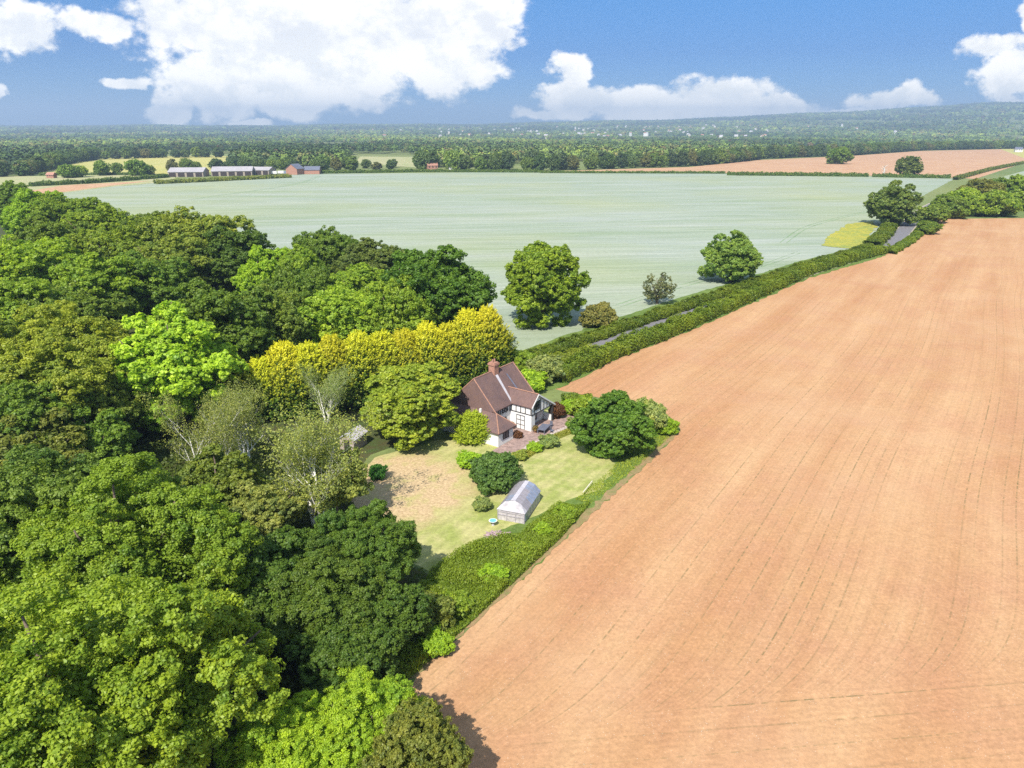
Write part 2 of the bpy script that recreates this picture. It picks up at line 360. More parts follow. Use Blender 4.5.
def make_tiles():
    m, t, b = mat('clay_tiles'); o = t.add('ShaderNodeTexCoord').outputs['Object']; x, y, z = t.sep(o)
    n = t.noise(o, 0.5, 5, 0.7); s = t.noise(o, 3.5, 4, 0.7)
    row = t.m('FLOOR', t.m('DIVIDE', z, 0.14)); colm = t.m('FLOOR', t.m('DIVIDE', t.m('ADD', t.m('ADD', x, y), t.m('MULTIPLY', row, .13)), 0.2))
    wn = t.add('ShaderNodeTexWhiteNoise', noise_dimensions='2D'); t.put(wn.inputs['Vector'], t.comb(row, colm))
    col = t.mix(t.ramp(n, 0.36, 0.64), (0.115, 0.078, 0.075), (0.17, 0.105, 0.088)); col = t.mix(t.ramp(wn.outputs[0], 0.5, 1, 0, .5), col, (0.16, 0.10, 0.10))
    col = t.mix(t.ramp(s, 0.6, 0.75, 0, .5), col, (0.36, 0.26, 0.2))
    fr = t.m('FRACT', t.m('DIVIDE', z, 0.14)); col = mulk(t, col, t.ramp(fr, 0, 0.3, 0.8, 1.05)); t.put(b.inputs['Base Color'], col)
    bp = t.add('ShaderNodeBump'); bp.inputs['Distance'].default_value = 0.03; t.put(bp.inputs['Height'], fr); t.put(b.inputs['Normal'], bp.outputs[0])
    return m
M_TILE = make_tiles()

# ------------------------------------------------------------------ land
def sheet(name, pts, z, material, kind='structure', label=None, cat=None):
    from mathutils.geometry import tessellate_polygon
    v = [(p[0], p[1], z) for p in pts]
    tri = tessellate_polygon([[Vector(p) for p in v]])
    me = bpy.data.meshes.new(name); me.from_pydata(v, [], [tuple(t) for t in tri])
    import bmesh
    bm = bmesh.new(); bm.from_mesh(me); bmesh.ops.recalc_face_normals(bm, faces=bm.faces)
    for f in bm.faces:
        if f.normal.z < 0: f.normal_flip()
    bm.to_mesh(me); bm.free()
    return props(link(name, me, material), kind=kind)
def rough_edge(pts, step=2.0, amp=0.5, seed=1):
    """subdivide a polygon outline and wobble it so no edge is ruler straight"""
    rg = random.Random(seed); out = []
    for i, a in enumerate(pts):
        b = pts[(i + 1) % len(pts)]; L = math.dist(a, b); n = max(1, min(160, int(L / step)))
        for k in range(n):
            f = k / n; j = amp if k else amp * .3
            out.append((a[0] + (b[0] - a[0]) * f + rg.uniform(-j, j), a[1] + (b[1] - a[1]) * f + rg.uniform(-j, j)))
    return out
# one ground sheet out to the horizon, rising into hills
def make_ground():
    rs = np.concatenate([np.array([0]), np.geomspace(30, 14800, 100)]); th = np.linspace(0, 2 * np.pi, 181)[:-1]
    v = [(0, 0, 0)]; 
    for r in rs[1:]:
        x = r * np.sin(th); y = r * np.cos(th); y = np.maximum(y, -2500); x = np.clip(x, -13500, 13500); z = hill_h(x, y)
        v += list(zip(x, y, z))
    f = [(0, 1 + (j + 1) % 180, 1 + j) for j in range(180)]
    for i in range(len(rs) - 2):
        for j in range(180):
            a = 1 + i * 180; f.append((a + j, a + (j + 1) % 180, a + 180 + (j + 1) % 180, a + 180 + j))
    me = bpy.data.meshes.new('ground'); me.from_pydata(v, [], [q[::-1] for q in f])
    return props(link('ground', me, M_GROUND), kind='structure')
make_ground()

HALL = [(572,376),(620,356.5),(667,340),(714,320),(761,297),(808,277.5),(850,264),(880,256),(905,246),(926,226),(938,219),(1024,218),(1100,219)]
plough = [P(400, 690), P(660, 450), P(680, 430), P(672, 420), P(655, 408), P(600, 398), P(555, 389)] + [P(*p) for p in HALL] + [(760, 330), (500, -60), (-62, -30)]
sheet('ploughed_field', rough_edge(plough, 1.6, 0.35, 3), 0.012, M_SOIL)
wheat = [P(40,196), P(110,187), P(190,180), P(250,177), P(300,174), P(520,172), P(800,174.5), P(955,178.5), P(930,192), P(905,205), P(892,215), P(880,236), P(850,250), P(800,262),
         P(740,281), P(660,305), P(590,328), P(535,350), P(505,352), P(470,345), P(400,315), P(300,280), P(200,250), P(60,212)]
sheet('wheat_field', rough_edge(wheat, 4, 0.7, 5), 0.02, M_WHEAT)
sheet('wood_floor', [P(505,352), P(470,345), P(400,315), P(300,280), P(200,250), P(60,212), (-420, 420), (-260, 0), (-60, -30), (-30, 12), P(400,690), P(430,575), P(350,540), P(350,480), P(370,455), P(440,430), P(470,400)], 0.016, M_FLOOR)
garden = [P(352,505), P(358,478), P(375,458), P(440,440), P(480,440), P(560,405), P(600,405), P(640,420), P(655,440), P(600,490), P(560,512), P(480,545), P(430,572), P(380,545)]
sheet('lawn', rough_edge(garden, 1.2, .4, 8), 0.030, M_LAWN)
verge = [P(378,720), P(400,690), P(660,450), P(680,430), P(672,420), P(655,408), P(640,425), P(600,490), P(560,505), P(480,540), P(430,572), P(415,600), P(400,640)]
sheet('grass_verge', rough_edge(verge, 1.2, .4, 9), 0.042, M_VERGE)
dm = [P(x, y) for x, y in [(398,694),(660,452),(681,431)]]
dm2 = [(p[0] - 0.8, p[1] + 0.5) for p in dm[::-1]]
sheet('field_margin', rough_edge(dm + dm2, 0.8, .3, 19), 0.052, M_BARE)
sheet('roadside_grass', rough_edge([P(x, y) for x, y in [(520,352),(590,327),(660,304),(740,280),(800,261),(850,249),(880,236),(892,215),(945,213),(940,219),(928,226),(907,241),(882,257),(808,278.5),(714,321),(620,358),(560,388),(530,392),(505,380)]], 2, .5, 12), 0.034, M_VERGE)
sheet('yellow_weed_patch', rough_edge([P(x, y) for x, y in [(822,246),(826,238),(848,224),(872,221),(876,228),(868,243),(852,249)]], 3, 1.2, 2), 0.12, M_RAPE)
sheet('tan_field', [P(560,171.0), P(690,167), P(760,160), P(850,156), P(920,151), P(1010,149), P(1100,149), P(1100,158), P(1024,163), P(975,179), P(955,177.6), P(800,174), P(620,171.6)], 0.06, M_TAN)
sheet('green_strip', [P(1000,149), P(1110,149), P(1110,157), P(1030,160.5)], 0.12, M_YELLOW)
sheet('yellow_field', [P(40,174), P(70,163), P(95,157), P(215,155.5), P(240,157), P(225,172), P(165,174), P(100,174.5)], 0.06, M_YELLOW)
sheet('pale_pasture', [P(-60,176), P(40,176), P(100,175), P(175,176), P(175,181), P(110,187), P(40,196), P(-60,200)], 0.05, M_PALE)
sheet('bare_corner', [P(30,191), P(62,185.5), P(110,183), P(150,181), P(110,186), P(45,194.5)], 0.09, M_TAN)
sheet('small_meadow', [P(355,163), P(360,156.5), P(415,157), P(417,167.5)], 0.06, M_PALE)
sheet('pale_strip_field', [P(968,186), P(1024,171), P(1090,166), P(1090,176), P(1024,181), P(990,190)], 0.06, M_WHEAT)
def ribbon(name, pts, wd, z, material, kind='structure', jitter=0):
    pts = [Vector(p) for p in pts]; fine = []
    for i in range(len(pts) - 1):          # Catmull-Rom
        p0, p1, p2, p3 = pts[max(i - 1, 0)], pts[i], pts[i + 1], pts[min(i + 2, len(pts) - 1)]
        for k in range(12):
            t = k / 12; fine.append(0.5 * ((2 * p1) + (p2 - p0) * t + (2 * p0 - 5 * p1 + 4 * p2 - p3) * t * t + (3 * p1 - p0 - 3 * p2 + p3) * t ** 3))
    fine.append(pts[-1]); rg = random.Random(4); v = []
    for i, p in enumerate(fine):
        d = (fine[min(i + 1, len(fine) - 1)] - fine[max(i - 1, 0)]).normalized(); n = Vector((-d.y, d.x))
        w2 = wd / 2 + rg.uniform(-jitter, jitter); v += [(p.x + n.x * w2, p.y + n.y * w2, z), (p.x - n.x * w2, p.y - n.y * w2, z)]
    m_ = MB(); m_.raw(v, [(2 * i, 2 * i + 1, 2 * i + 3, 2 * i + 2) for i in range(len(fine) - 1)])
    o = m_.build(name, material); 
    if kind: o['kind'] = kind
    return o
road_px = [(500,383),(545,364),(588,348.5),(667,322),(742,295.5),(808,271),(850,258.5),(880,249),(897,238),(909,225),(921,213),(940,202),(975,192),(1024,184)]
road_w = [P(*p) for p in road_px]
ribbon('road_verge', road_w, 8.4, 0.045, M_LANE, jitter=.3)
ribbon('road', road_w, 6.4, 0.057, M_ROAD)
M_TRACK = simple('wheel_track', (0.17, 0.24, 0.13), 0.95, 0.3, .2)
def track(px, gauge=2.6, wd=0.9):
    pts = [Vector(P(*p)) for p in px]
    for s in (-1, 1):
        q = [];
        for i, p in enumerate(pts):
            d = (pts[min(i + 1, len(pts) - 1)] - pts[max(i - 1, 0)]).normalized(); q.append((p.x - d.y * gauge / 2 * s, p.y + d.x * gauge / 2 * s))
        ribbon('wheel_track', q, wd, 0.03, M_TRACK, jitter=.18)
track([(600,312),(655,294),(700,281),(760,266),(800,252)], 2.2, .35)
track([(783,243),(805,228),(835,219),(870,211)], 2.6, .6)
track([(190,200),(215,196),(260,190),(300,183),(320,176)], 3.0, .9)
track([(560,226),(680,217),(800,215)], 3.0, .25)

# ------------------------------------------------------------------ plants
def broad_proto(seed, Rr=6.0, H=13.0, base=2.2, nl=40, ncl=28, nlf=44, leaf=0.3, lobe=(0.26, 0.4), flat=0.85, mat_=None, inner=0.25, droop=0.0, shape=0.0, limbs=12, gap=0.0, clr=0.47):
    rng = np.random.default_rng(seed)
    cz = (H + base) / 2; rz = (H - base) / 2
    d = fib(nl + 8); d = d[d[:, 2] > (-0.72 if base > 1 else -0.97)]; d = unit(d + rng.normal(size=d.shape) * 0.16)
    k = rng.uniform(0.55, 0.86, (len(d), 1)); k[d[:, 2] < -.3] *= (0.85 if base > 1 else 1.08)
    irr = 1 + 0.14 * np.sin(3 * np.arctan2(d[:, 1], d[:, 0]) + seed)[:, None]
    cen = d * k * np.array([Rr, Rr, rz]) * irr; rad = rng.uniform(lobe[0], lobe[1], len(d)) * Rr
    if shape: cen[:, :2] *= (1 - shape * np.clip(cen[:, 2:3] / rz, -0.3, 1))
    cen[:, 2] += cz; lt = rng.normal(0, 0.10, len(d))
    keep = rng.random(len(d)) > gap; cen, rad, lt, d = cen[keep], rad[keep], lt[keep], d[keep]
    Vs, Ts = [], []
    for c, r, tv, dd in zip(cen, rad, lt, d):
        q = ball(rng, ncl * 2); q = q[(q @ dd + 0.35 * q[:, 2]) > -0.35][:ncl]; n = len(q)
        cc = c + q * (r * rng.uniform(0.60, 1.14, (n, 1))) * np.array([1, 1, 0.82])
        cr = clr * rng.uniform(0.6, 1.25, n) * (r / 2.0) ** 0.3
        ct = tv + rng.normal(0, 0.15, n)
        off = ball(rng, n * nlf).reshape(n, nlf, 3) * rng.random((n, nlf, 1)) ** 0.45 * cr[:, None, None] * np.array([1, 1, flat])
        pos = (cc[:, None, :] + off); nr = q[:, None, :] * 0.6 + np.array([0, 0, 0.35]) + off / cr[:, None, None] * 0.7 + rng.normal(size=off.shape) * 0.75
        if droop: pos[..., 2] -= droop * rng.random((n, nlf)) ** 1.5 * cr[:, None] * 2
        tt = 0.45 + ct[:, None] + rng.normal(0, 0.10, (n, nlf)) + off[..., 2] / cr[:, None] * 0.1
        al = np.tile([0, 0, -1.0], (n * nlf, 1)) if droop else None
        Vs.append(leaf_quads(rng, pos.reshape(-1, 3), nr.reshape(-1, 3), leaf, 1.5, al)); Ts.append(tt.reshape(-1))
    ni = int(sum(map(len, Ts)) * inner * .5)                       # leaves on the inner twigs
    q = ball(rng, ni) * rng.random((ni, 1)) ** .5 * np.array([Rr, Rr, rz]) * .68 + np.array([0, 0, cz])
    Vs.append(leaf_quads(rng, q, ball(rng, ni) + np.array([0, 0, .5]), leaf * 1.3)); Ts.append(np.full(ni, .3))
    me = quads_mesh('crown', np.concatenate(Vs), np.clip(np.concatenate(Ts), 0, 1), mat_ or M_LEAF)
    # trunk with limbs
    t = MB(); rg = random.Random(seed); r0 = Rr * 0.075
    t.tube([(0, 0, -.3), (rg.uniform(-.1, .1), rg.uniform(-.1, .1), base), (rg.uniform(-.3, .3), rg.uniform(-.3, .3), base + rz * .8), (rg.uniform(-.5, .5), rg.uniform(-.5, .5), H * .85)], [r0 * 1.3, r0, r0 * .6, r0 * .15], 8)
    for i in rng.permutation(len(cen))[:limbs]:
        c = cen[i]; z0 = base + (c[2] - base) * rg.uniform(.1, .45); a = np.array([0, 0, max(z0, base * .7)])
        mid = a * .45 + c * .55 + np.array([0, 0, rg.uniform(-.2, .5)]); t.tube([a, mid, c + (c - mid) * .3], [r0 * .42, r0 * .27, r0 * .08], 5)
    return me, t.mesh('trunk', True)

PRO = {}
PRO['near_a'] = broad_proto(11, 8.5, 15, 2.0, 90, 44, 115, 0.115, (0.14, 0.25), clr=.42, flat=.8)
PRO['near_b'] = broad_proto(12, 7.0, 13, 1.6, 74, 42, 100, 0.12, (0.15, 0.27), clr=.42, flat=.8)
PRO['oak_a'] = broad_proto(21, nl=50, ncl=44, nlf=54, clr=.38, leaf=.17, lobe=(.2,.34), limbs=10)
PRO['oak_b'] = broad_proto(22, 6, 12, 2.0, 48, 42, 54, 0.17, (0.2, 0.34), limbs=10, clr=.38)
PRO['oak_c'] = broad_proto(23, 6, 14, 2.4, 60, 38, 52, 0.17, (0.17, 0.29), clr=.38, limbs=12)
PRO['ash'] = broad_proto(24, 5.5, 12, 1.0, 84, 28, 54, 0.18, (0.13, 0.24), shape=.2, limbs=24, clr=.40)
PRO['tall'] = broad_proto(25, 5.2, 11.5, .6, 60, 28, 50, 0.20, (0.15, 0.30), shape=.12, clr=.42)
PRO['open'] = broad_proto(26, 5.5, 11, 1.2, 50, 20, 40, 0.22, (0.15, 0.27), gap=.12, limbs=24, clr=.45)
PRO['thin'] = broad_proto(27, 4.0, 8, 0.8, 40, 14, 22, 0.18, (0.15, 0.27), gap=.2, limbs=24, inner=.05, clr=.35)
PRO['bush'] = broad_proto(28, 3.0, 4.6, 0.1, 30, 34, 36, 0.20, (0.25, 0.4), limbs=4, clr=.4)
PRO['bush_b'] = broad_proto(29, 3.0, 4.2, 0.1, 22, 26, 26, 0.24, (0.22, 0.4), limbs=4, clr=.42)
PRO['round'] = broad_proto(30, 4.6, 7.6, 0.1, 84, 34, 50, 0.17, (0.15, 0.24), limbs=6, clr=.34)
PRO['far_a'] = broad_proto(31, 8, 16, 1.0, 22, 16, 9, 0.95, (0.28, 0.42), limbs=2, clr=1.1)
PRO['far_b'] = broad_proto(32, 8, 14, 0.5, 18, 16, 9, 0.95, (0.3, 0.46), limbs=2, clr=1.1)
PRO['far_c'] = broad_proto(33, 7, 17, 0.5, 20, 16, 9, 0.95, (0.28, 0.42), limbs=2, clr=1.1, shape=.3)
PRO['low_oak'] = broad_proto(35, 5.6, 10.5, 0.3, 60, 24, 50, 0.20, (0.16, 0.28), limbs=18, clr=.44, gap=.04)
PRO['cherry'] = broad_proto(34, 5.4, 10.5, 0.6, 90, 26, 44, 0.19, (0.12, 0.22), limbs=12, clr=.42, flat=.45)
def birch_proto(seed, Rr=4.2, H=13.0):
    rng = np.random.default_rng(seed); rg = random.Random(seed); t = MB(); Vs, Ts = [], []
    def grow(p, d, L, r, depth):
        pts = [p]; rr = [r]; q = Vector(p); dd = Vector(d)
        for k in range(5):
            dd = (dd + Vector((rg.uniform(-.16, .16), rg.uniform(-.16, .16), .05))).normalized(); q = q + dd * L / 5; pts.append(q.copy()); rr.append(r * (1 - .17 * (k + 1)))
        t.tube(pts, rr, 6 if depth < 2 else 4)
        if depth < 3:
            for k in ((2, 3, 3, 4, 5, 5) if depth else (1, 2, 3, 3, 4, 4, 5)):
                a = rg.uniform(0, 2 * math.pi); side = Vector((math.cos(a), math.sin(a), rg.uniform(.3, 1.0)))
                grow(pts[k], (dd * .7 + side).normalized(), L * rg.uniform(.42, .62), rr[k] * .62, depth + 1)
        if depth >= 3:
            for k in (3, 5):
                n = 8; s = np.array(pts[k]) + rng.normal(size=(7, 3)) * .28
                base = s[rng.integers(0, 7, n)]; drop = rng.random(n) ** .8 * rg.uniform(.9, 1.9)
                c = base + rng.normal(size=(n, 3)) * .07; c[:, 2] -= drop
                Vs.append(leaf_quads(rng, c, rng.normal(size=(n, 3)) + np.array([0, 0, .3]), 0.16, 1.6)); Ts.append(np.clip(.45 + rg.gauss(0, .13) + rng.normal(0, .12, n), 0, 1))
    for i in range(3):
        a = 2.1 * i + rg.uniform(-.3, .3); grow((math.cos(a) * .35, math.sin(a) * .35, -.2), Vector((math.cos(a) * .24, math.sin(a) * .24, 1)).normalized(), H * rg.uniform(.75, .86), .30, 0)
    return quads_mesh('crown', np.concatenate(Vs), np.concatenate(Ts), M_LEAF), t.mesh('trunk', True)
PRO['birch_a'] = birch_proto(5); PRO['birch_b'] = birch_proto(9)
def conifer_proto(seed, Rr=3.2, H=11.0, n=2500, leaf=.14, gold=True):
    rng = np.random.default_rng(seed); Vs, Ts = [], []
    h = rng.random(n) ** .85; a = rng.uniform(0, 2 * np.pi, n)
    lump = 1 + .13 * np.sin(3 * a + seed) + .12 * np.sin(5 * a + 7 * h + seed) + .1 * np.sin(11 * h + 2 * a)
    prof = np.where(h < .4, .9 + .1 * h / .4, np.clip(1 - ((h - .4) / .62) ** 1.7, 0, 1))
    r = Rr * prof * lump * rng.uniform(.72, 1.05, n)
    base = np.stack([r * np.cos(a), r * np.sin(a), .3 + h * (H - .8)], 1)
    out = unit(np.stack([np.cos(a), np.sin(a), .55 + 1.5 * h ** 2], 1) + rng.normal(size=(n, 3)) * .2)
    m = 26; L = rng.uniform(.6, 1.7, n)
    s = rng.random((n, m)); pos = base[:, None, :] + out[:, None, :] * (s * L[:, None])[..., None] + rng.normal(size=(n, m, 3)) * (.17 * (1.1 - s))[..., None]
    pos[..., 2] += .0
    tip = rng.normal(0, .15, n)
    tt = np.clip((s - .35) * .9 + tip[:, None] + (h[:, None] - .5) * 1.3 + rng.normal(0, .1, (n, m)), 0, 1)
    if not gold: tt = np.clip(.3 + s * .5 + tip[:, None], 0, 1)
    nr = out[:, None, :] * .5 + rng.normal(size=(n, m, 3)) * .6 + np.array([0, 0, .3])
    al = np.repeat(out, m, 0)
    V = leaf_quads(rng, pos.reshape(-1, 3), nr.reshape(-1, 3), leaf, 2.0, al)
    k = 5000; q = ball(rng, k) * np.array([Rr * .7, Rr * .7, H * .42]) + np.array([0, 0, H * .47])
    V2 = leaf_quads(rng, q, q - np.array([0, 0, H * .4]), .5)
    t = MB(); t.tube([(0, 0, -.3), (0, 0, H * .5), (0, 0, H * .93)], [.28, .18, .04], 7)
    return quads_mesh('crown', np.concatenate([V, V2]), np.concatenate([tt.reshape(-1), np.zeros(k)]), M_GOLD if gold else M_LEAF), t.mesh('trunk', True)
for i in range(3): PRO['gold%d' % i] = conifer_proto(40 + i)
PRO['con_small'] = conifer_proto(47, 2.3, 5.0, 1500, .13, False)

COL0 = dict(mid=(.105, .158, .022), dark=(.072, .118, .022), deep=(.052, .092, .020), bright=(.130, .210, .022), lime=(.170, .250, .030), olive=(.088, .125, .028), pale=(.125, .17, .045),
           brown=(.082, .105, .030), grey=(.125, .165, .08), birch=(.118, .148, .055), yellow=(.2, .25, .03), far=(.075, .125, .035), red=(.07, .035, .025))
COL = {k: (v[0] * 1.66, v[1] * 1.62, v[2] * 1.35) for k, v in COL0.items()}
pc = random.Random(77)
def plant(name, proto, x, y, z0, sx, sz, col, label, cat, group=None, rz=None, bark=None):
    """a tree or shrub of its own: crown and trunk share their mesh data with others of the kind"""
    cm, tm = PRO[proto]
    root = empty(name, (x, y, z0), pc.uniform(0, 6.28) if rz is None else rz, label, cat, group)
    root.scale = (sx, sx, sz)
    cr = link('crown', cm, None, root); v = 1.34 * pc.uniform(.9, 1.12); cr.color = (col[0] * v * pc.uniform(.95, 1.08), col[1] * v, col[2] * v, 1)
    if not tm.materials: tm.materials.append(bark or M_BARK)
    if proto not in ('far_a', 'far_b', 'far_c'): link('trunk', tm, None, root)
    return root
SIZE = {'near_a': (8.5, 15), 'near_b': (7, 13), 'oak_a': (6, 13), 'oak_b': (6, 12), 'oak_c': (6, 14), 'ash': (5.5, 14), 'tall': (5.2, 17), 'open': (5.5, 11), 'thin': (4, 8), 'bush': (3, 4.6), 'bush_b': (3, 4.2),
        'round': (4.6, 7.6), 'far_a': (8, 16), 'far_b': (8, 14), 'far_c': (7, 17), 'cherry': (5.4, 10.5), 'birch_a': (4.2, 13), 'birch_b': (4.2, 13), 'con_small': (2.3, 5), 'gold0': (3.2, 11), 'gold1': (3.2, 11), 'gold2': (3.2, 11)}
for k_ in list(PRO):
    me_ = PRO[k_][0]; a_ = np.zeros(len(me_.vertices) * 3, np.float32); me_.vertices.foreach_get('co', a_); a_ = a_.reshape(-1, 3)
    SIZE[k_] = (float(np.percentile(np.hypot(a_[:, 0], a_[:, 1]), 97)), float(np.percentile(a_[:, 2], 99.6)))
def tree_top(name, proto, px, py, H, wpx, col, label, cat='tree', group=None, bark=None, **k):
    """tree whose crown top shows at that pixel, H metres tall, crown about wpx wide"""
    R0, H0 = SIZE[proto]
    for it in range(8):
        x, y = P(px, py, H * .97); rr = wpx / 2 * math.dist((x, y, H * .7), (0, 0, CAM_H)) / FPX
        need = .86 * H0 * rr / R0                          # never a crown much flatter than its kind
        if need > H: H = min(need, 30) * .5 + H * .5
    return plant(name, proto, x, y, 0, rr / R0, H / H0, COL[col] if isinstance(col, str) else col, label, cat, group, bark=bark, **k)

# ------------------------------------------------------------------ house (local x towards the field, y along the main ridge)
hx, hy = P(473.7, 378.9, 8.5)
HR = -R(36)
def HL(v, u, z=0.0):
    """house-local point to world"""
    c, s = math.cos(HR), math.sin(HR); return (hx + v * c - u * s, hy + v * s + u * c, z)
house = empty('farmhouse', (hx, hy, 0), HR, 'white timber framed farmhouse with steep clay tiled roofs and a brick chimney', 'house')
wl = MB()
wl.box(-3.8, 3.9, 0.0, 10.2, 0, 4.25); wl.prism([(-3.8, 4.25), (3.9, 4.25), (0.05, 8.2)], 'y', 9.9, 10.2)
wl.box(-3.8, 3.85, -3.3, 0, 0, 2.35); wl.box(3.9, 7.25, -3.35, .45, 0, 2.4)
wl.prism([(4.3, 0), (4.3, 4.3), (5.9, 5.75), (10.3, 2.95), (10.3, 0)], 'x', 3.9, 6.4)
wl.prism([(4.3, 2.75), (4.3, 4.3), (5.9, 5.75), (10.3, 2.95), (10.3, 2.75)], 'x', 6.4, 8.0)
wl.box(6.4, 8.0, 4.3, 5.3, 0, 2.75)
wl.build('wall', M_WHITE, house)
main = MB(); T = .16
main.slab([(0, 0, 8.5), (4.35, -.3, 4.05), (4.35, 10.5, 4.05), (0, 10.5, 8.5)], T)
main.slab([(0, 0, 8.5), (0, 10.5, 8.5), (-4.3, 10.5, 4.05), (-4.3, -1.2, 4.05)], T)
main.slab([(0, 0, 8.5), (-4.25, -1.2, 4.15), (4.15, -.95, 4.15), (4.34, -.3, 4.06)], T)
rf = main.build('roof', M_TILE, house)
lean = MB()
lean.slab([(-4.25, -1.15, 4.2), (-4.25, -3.7, 2.35), (7.65, -3.7, 2.35), (5.2, -1.05, 4.2)], T)
lean.slab([(5.2, -1.05, 4.2), (7.65, -3.7, 2.35), (7.65, .75, 2.35)], T)
lean.slab([(5.2, -1.05, 4.2), (7.65, .75, 2.35), (3.95, .75, 2.6), (3.95, -.7, 4.3)], T)
props(lean.build('roof', M_TILE, house), 'lower red tiled roof over the single storey end')
wing = MB()
wing.slab([(2.3, 5.9, 5.95), (2.3, 4.05, 4.2), (8.3, 4.05, 4.2), (8.3, 5.9, 5.95)], T)
wing.slab([(2.3, 5.9, 5.95), (8.3, 5.9, 5.95), (8.3, 10.7, 2.85), (3.6, 10.7, 2.85)], T)
props(wing.build('roof', M_TILE, house), 'roof of the gabled wing')
rt = MB()
for a, b in [((0, 0, 8.52), (0, 10.5, 8.52)), ((0, 0, 8.52), (4.36, -.3, 4.08)), ((0, 0, 8.52), (-4.3, -1.2, 4.1)), ((4.3, -.4, 4.2), (5.2, -1.05, 4.24)), ((5.2, -1.05, 4.24), (7.65, -3.7, 2.38)), ((5.2, -1.05, 4.24), (7.65, .75, 2.38)), ((2.4, 5.9, 6.0), (8.3, 5.9, 6.0)), ((0, 10.45, 8.5), (4.3, 10.45, 4.1))]:
    rt.tube([a, b], .10, 6)
rt.build('ridge_tiles', M_RIDGE, rf)
ch = MB(); ch.box(-.55, .65, 4.5, 5.6, 7.2, 9.5); ch.box(-.66, .76, 4.38, 5.72, 9.5, 9.8); ch.box(-.55, .65, 4.5, 5.6, 9.8, 9.95)
cho = ch.build('chimney', M_BRICK, rf)
for dy in (4.8, 5.3):
    MB().tube([(.05, dy, 9.95), (.05, dy, 10.45)], [.17, .13], 8).build('chimney_pot', M_RIDGE, cho)
MB().slab([(.45, 4.75, 8.13), (4.33, 4.15, 4.16), (4.33, 4.5, 4.16), (.45, 5.35, 8.13)], .05).build('lead_flashing', M_LEAD, rf)
MB().slab([(1.0, 7.2, 7.56), (4.3, 7.2, 4.18), (4.3, 7.45, 4.18), (1.0, 7.45, 7.56)], .05).build('dark_streak', M_SLATE, rf)  # narrow dark strip running down the front roof slope
MB().box(2.2, 2.5, -1.5, -1.2, 3.9, 4.5).build('roof_vent', M_WHITE, rf)
tb = MB()
for y in (.1, 1.0, 2.0, 3.1, 4.1): tb.box(3.9, 3.95, y, y + .13, 2.7, 4.0)
tb.box(3.9, 3.955, .1, 4.25, 3.9, 4.05)
for x in (4.1, 5.0, 5.9, 6.8, 7.85): tb.box(x, x + .13, 4.25, 4.3, 2.9, 4.12)
tb.box(4.0, 8.0, 4.245, 4.3, 2.8, 2.92)
for y in (4.32, 5.0, 6.8, 7.7, 8.6, 9.4): tb.box(8.0, 8.05, y, y + .12, 2.78, min(4.3 + (y - 4.3) * .9, 5.6 - (y - 5.9) * .64) - .1 if y > 4.3 else 4.2)
tb.box(8.0, 8.055, 4.3, 10.3, 2.72, 2.86); tb.box(8.0, 8.3, 10.1, 10.28, 0, 2.75); tb.box(7.8, 8.0, 10.1, 10.28, 0, 2.7)
tb.build('timber_framing', M_TIMBER, house)
bb = MB(); bb.slab([(8.28, 5.9, 6.03), (8.28, 4.0, 4.23), (8.36, 4.0, 4.23), (8.36, 5.9, 6.03)], .26); bb.slab([(8.28, 5.9, 6.03), (8.36, 5.9, 6.03), (8.36, 10.75, 2.9), (8.28, 10.75, 2.9)], .26)
bb.build('bargeboard', M_WHITE, house)
def window(face, a, b, z0, z1, at, bars=2, name='window', frame=M_TIMBER, pane=M_GLASS, rows=1):
    """window on the wall facing +x (face 'x') or -y (face 'y')"""
    f = MB(); g = MB(); t = .07
    def bx(m, a0, a1, c0, c1, d0, d1):
        if face == 'x': m.box(at + d0, at + d1, a0, a1, c0, c1)
        else: m.box(a0, a1, at - d1, at - d0, c0, c1)
    for c0, c1 in ((z0, z0 + t), (z1 - t, z1)): bx(f, a, b, c0, c1, .0, .08)
    for r in range(1, rows): zz = z0 + (z1 - z0) * r / rows; bx(f, a, b, zz - .035, zz + .035, 0, .075)
    for i in range(bars + 1): q = a + (b - a - t) * i / bars; bx(f, q, q + t, z0 + t, z1 - t, .0, .078)
    bx(g, a + .02, b - .02, z0 + .02, z1 - .02, 0.004, .03)
    o = f.build(name, frame, house); g.build('pane', pane, o); return o
window('x', -2.2, -.7, .85, 1.95, 7.25); window('x', .5, 1.7, 2.95, 3.8, 3.95, 2); window('x', 2.2, 3.6, 2.95, 3.8, 3.95, 3)
window('x', 5.25, 6.6, 3.35, 4.75, 8.0, 3, rows=2)
window('y', 5.15, 6.75, 0.05, 2.45, 4.3, 2, 'french_door', pane=M_WHITE, rows=3)
window('x', 6.2, 8.2, .6, 2.0, 6.4, 3); window('x', 1.2, 3.2, .1, 2.1, 3.9, 2, 'french_door', rows=2)
MB().box(6.5, 8.0, 10.05, 10.3, 0, 1.1).build('veranda_wall', M_WHITE, house)

gpt = [HL(7.3, -5), HL(11.2, -5), HL(10.6, 3), HL(11.6, 8), HL(12.0, 15), HL(9.0, 15), HL(8.2, 10.5), HL(6.5, 10.5), HL(6.5, 4.4), HL(3.5, 4.4), HL(3.5, .4), HL(7.3, .4)]
sheet('patio', [g[:2] for g in gpt], 0.09, M_PATIO)
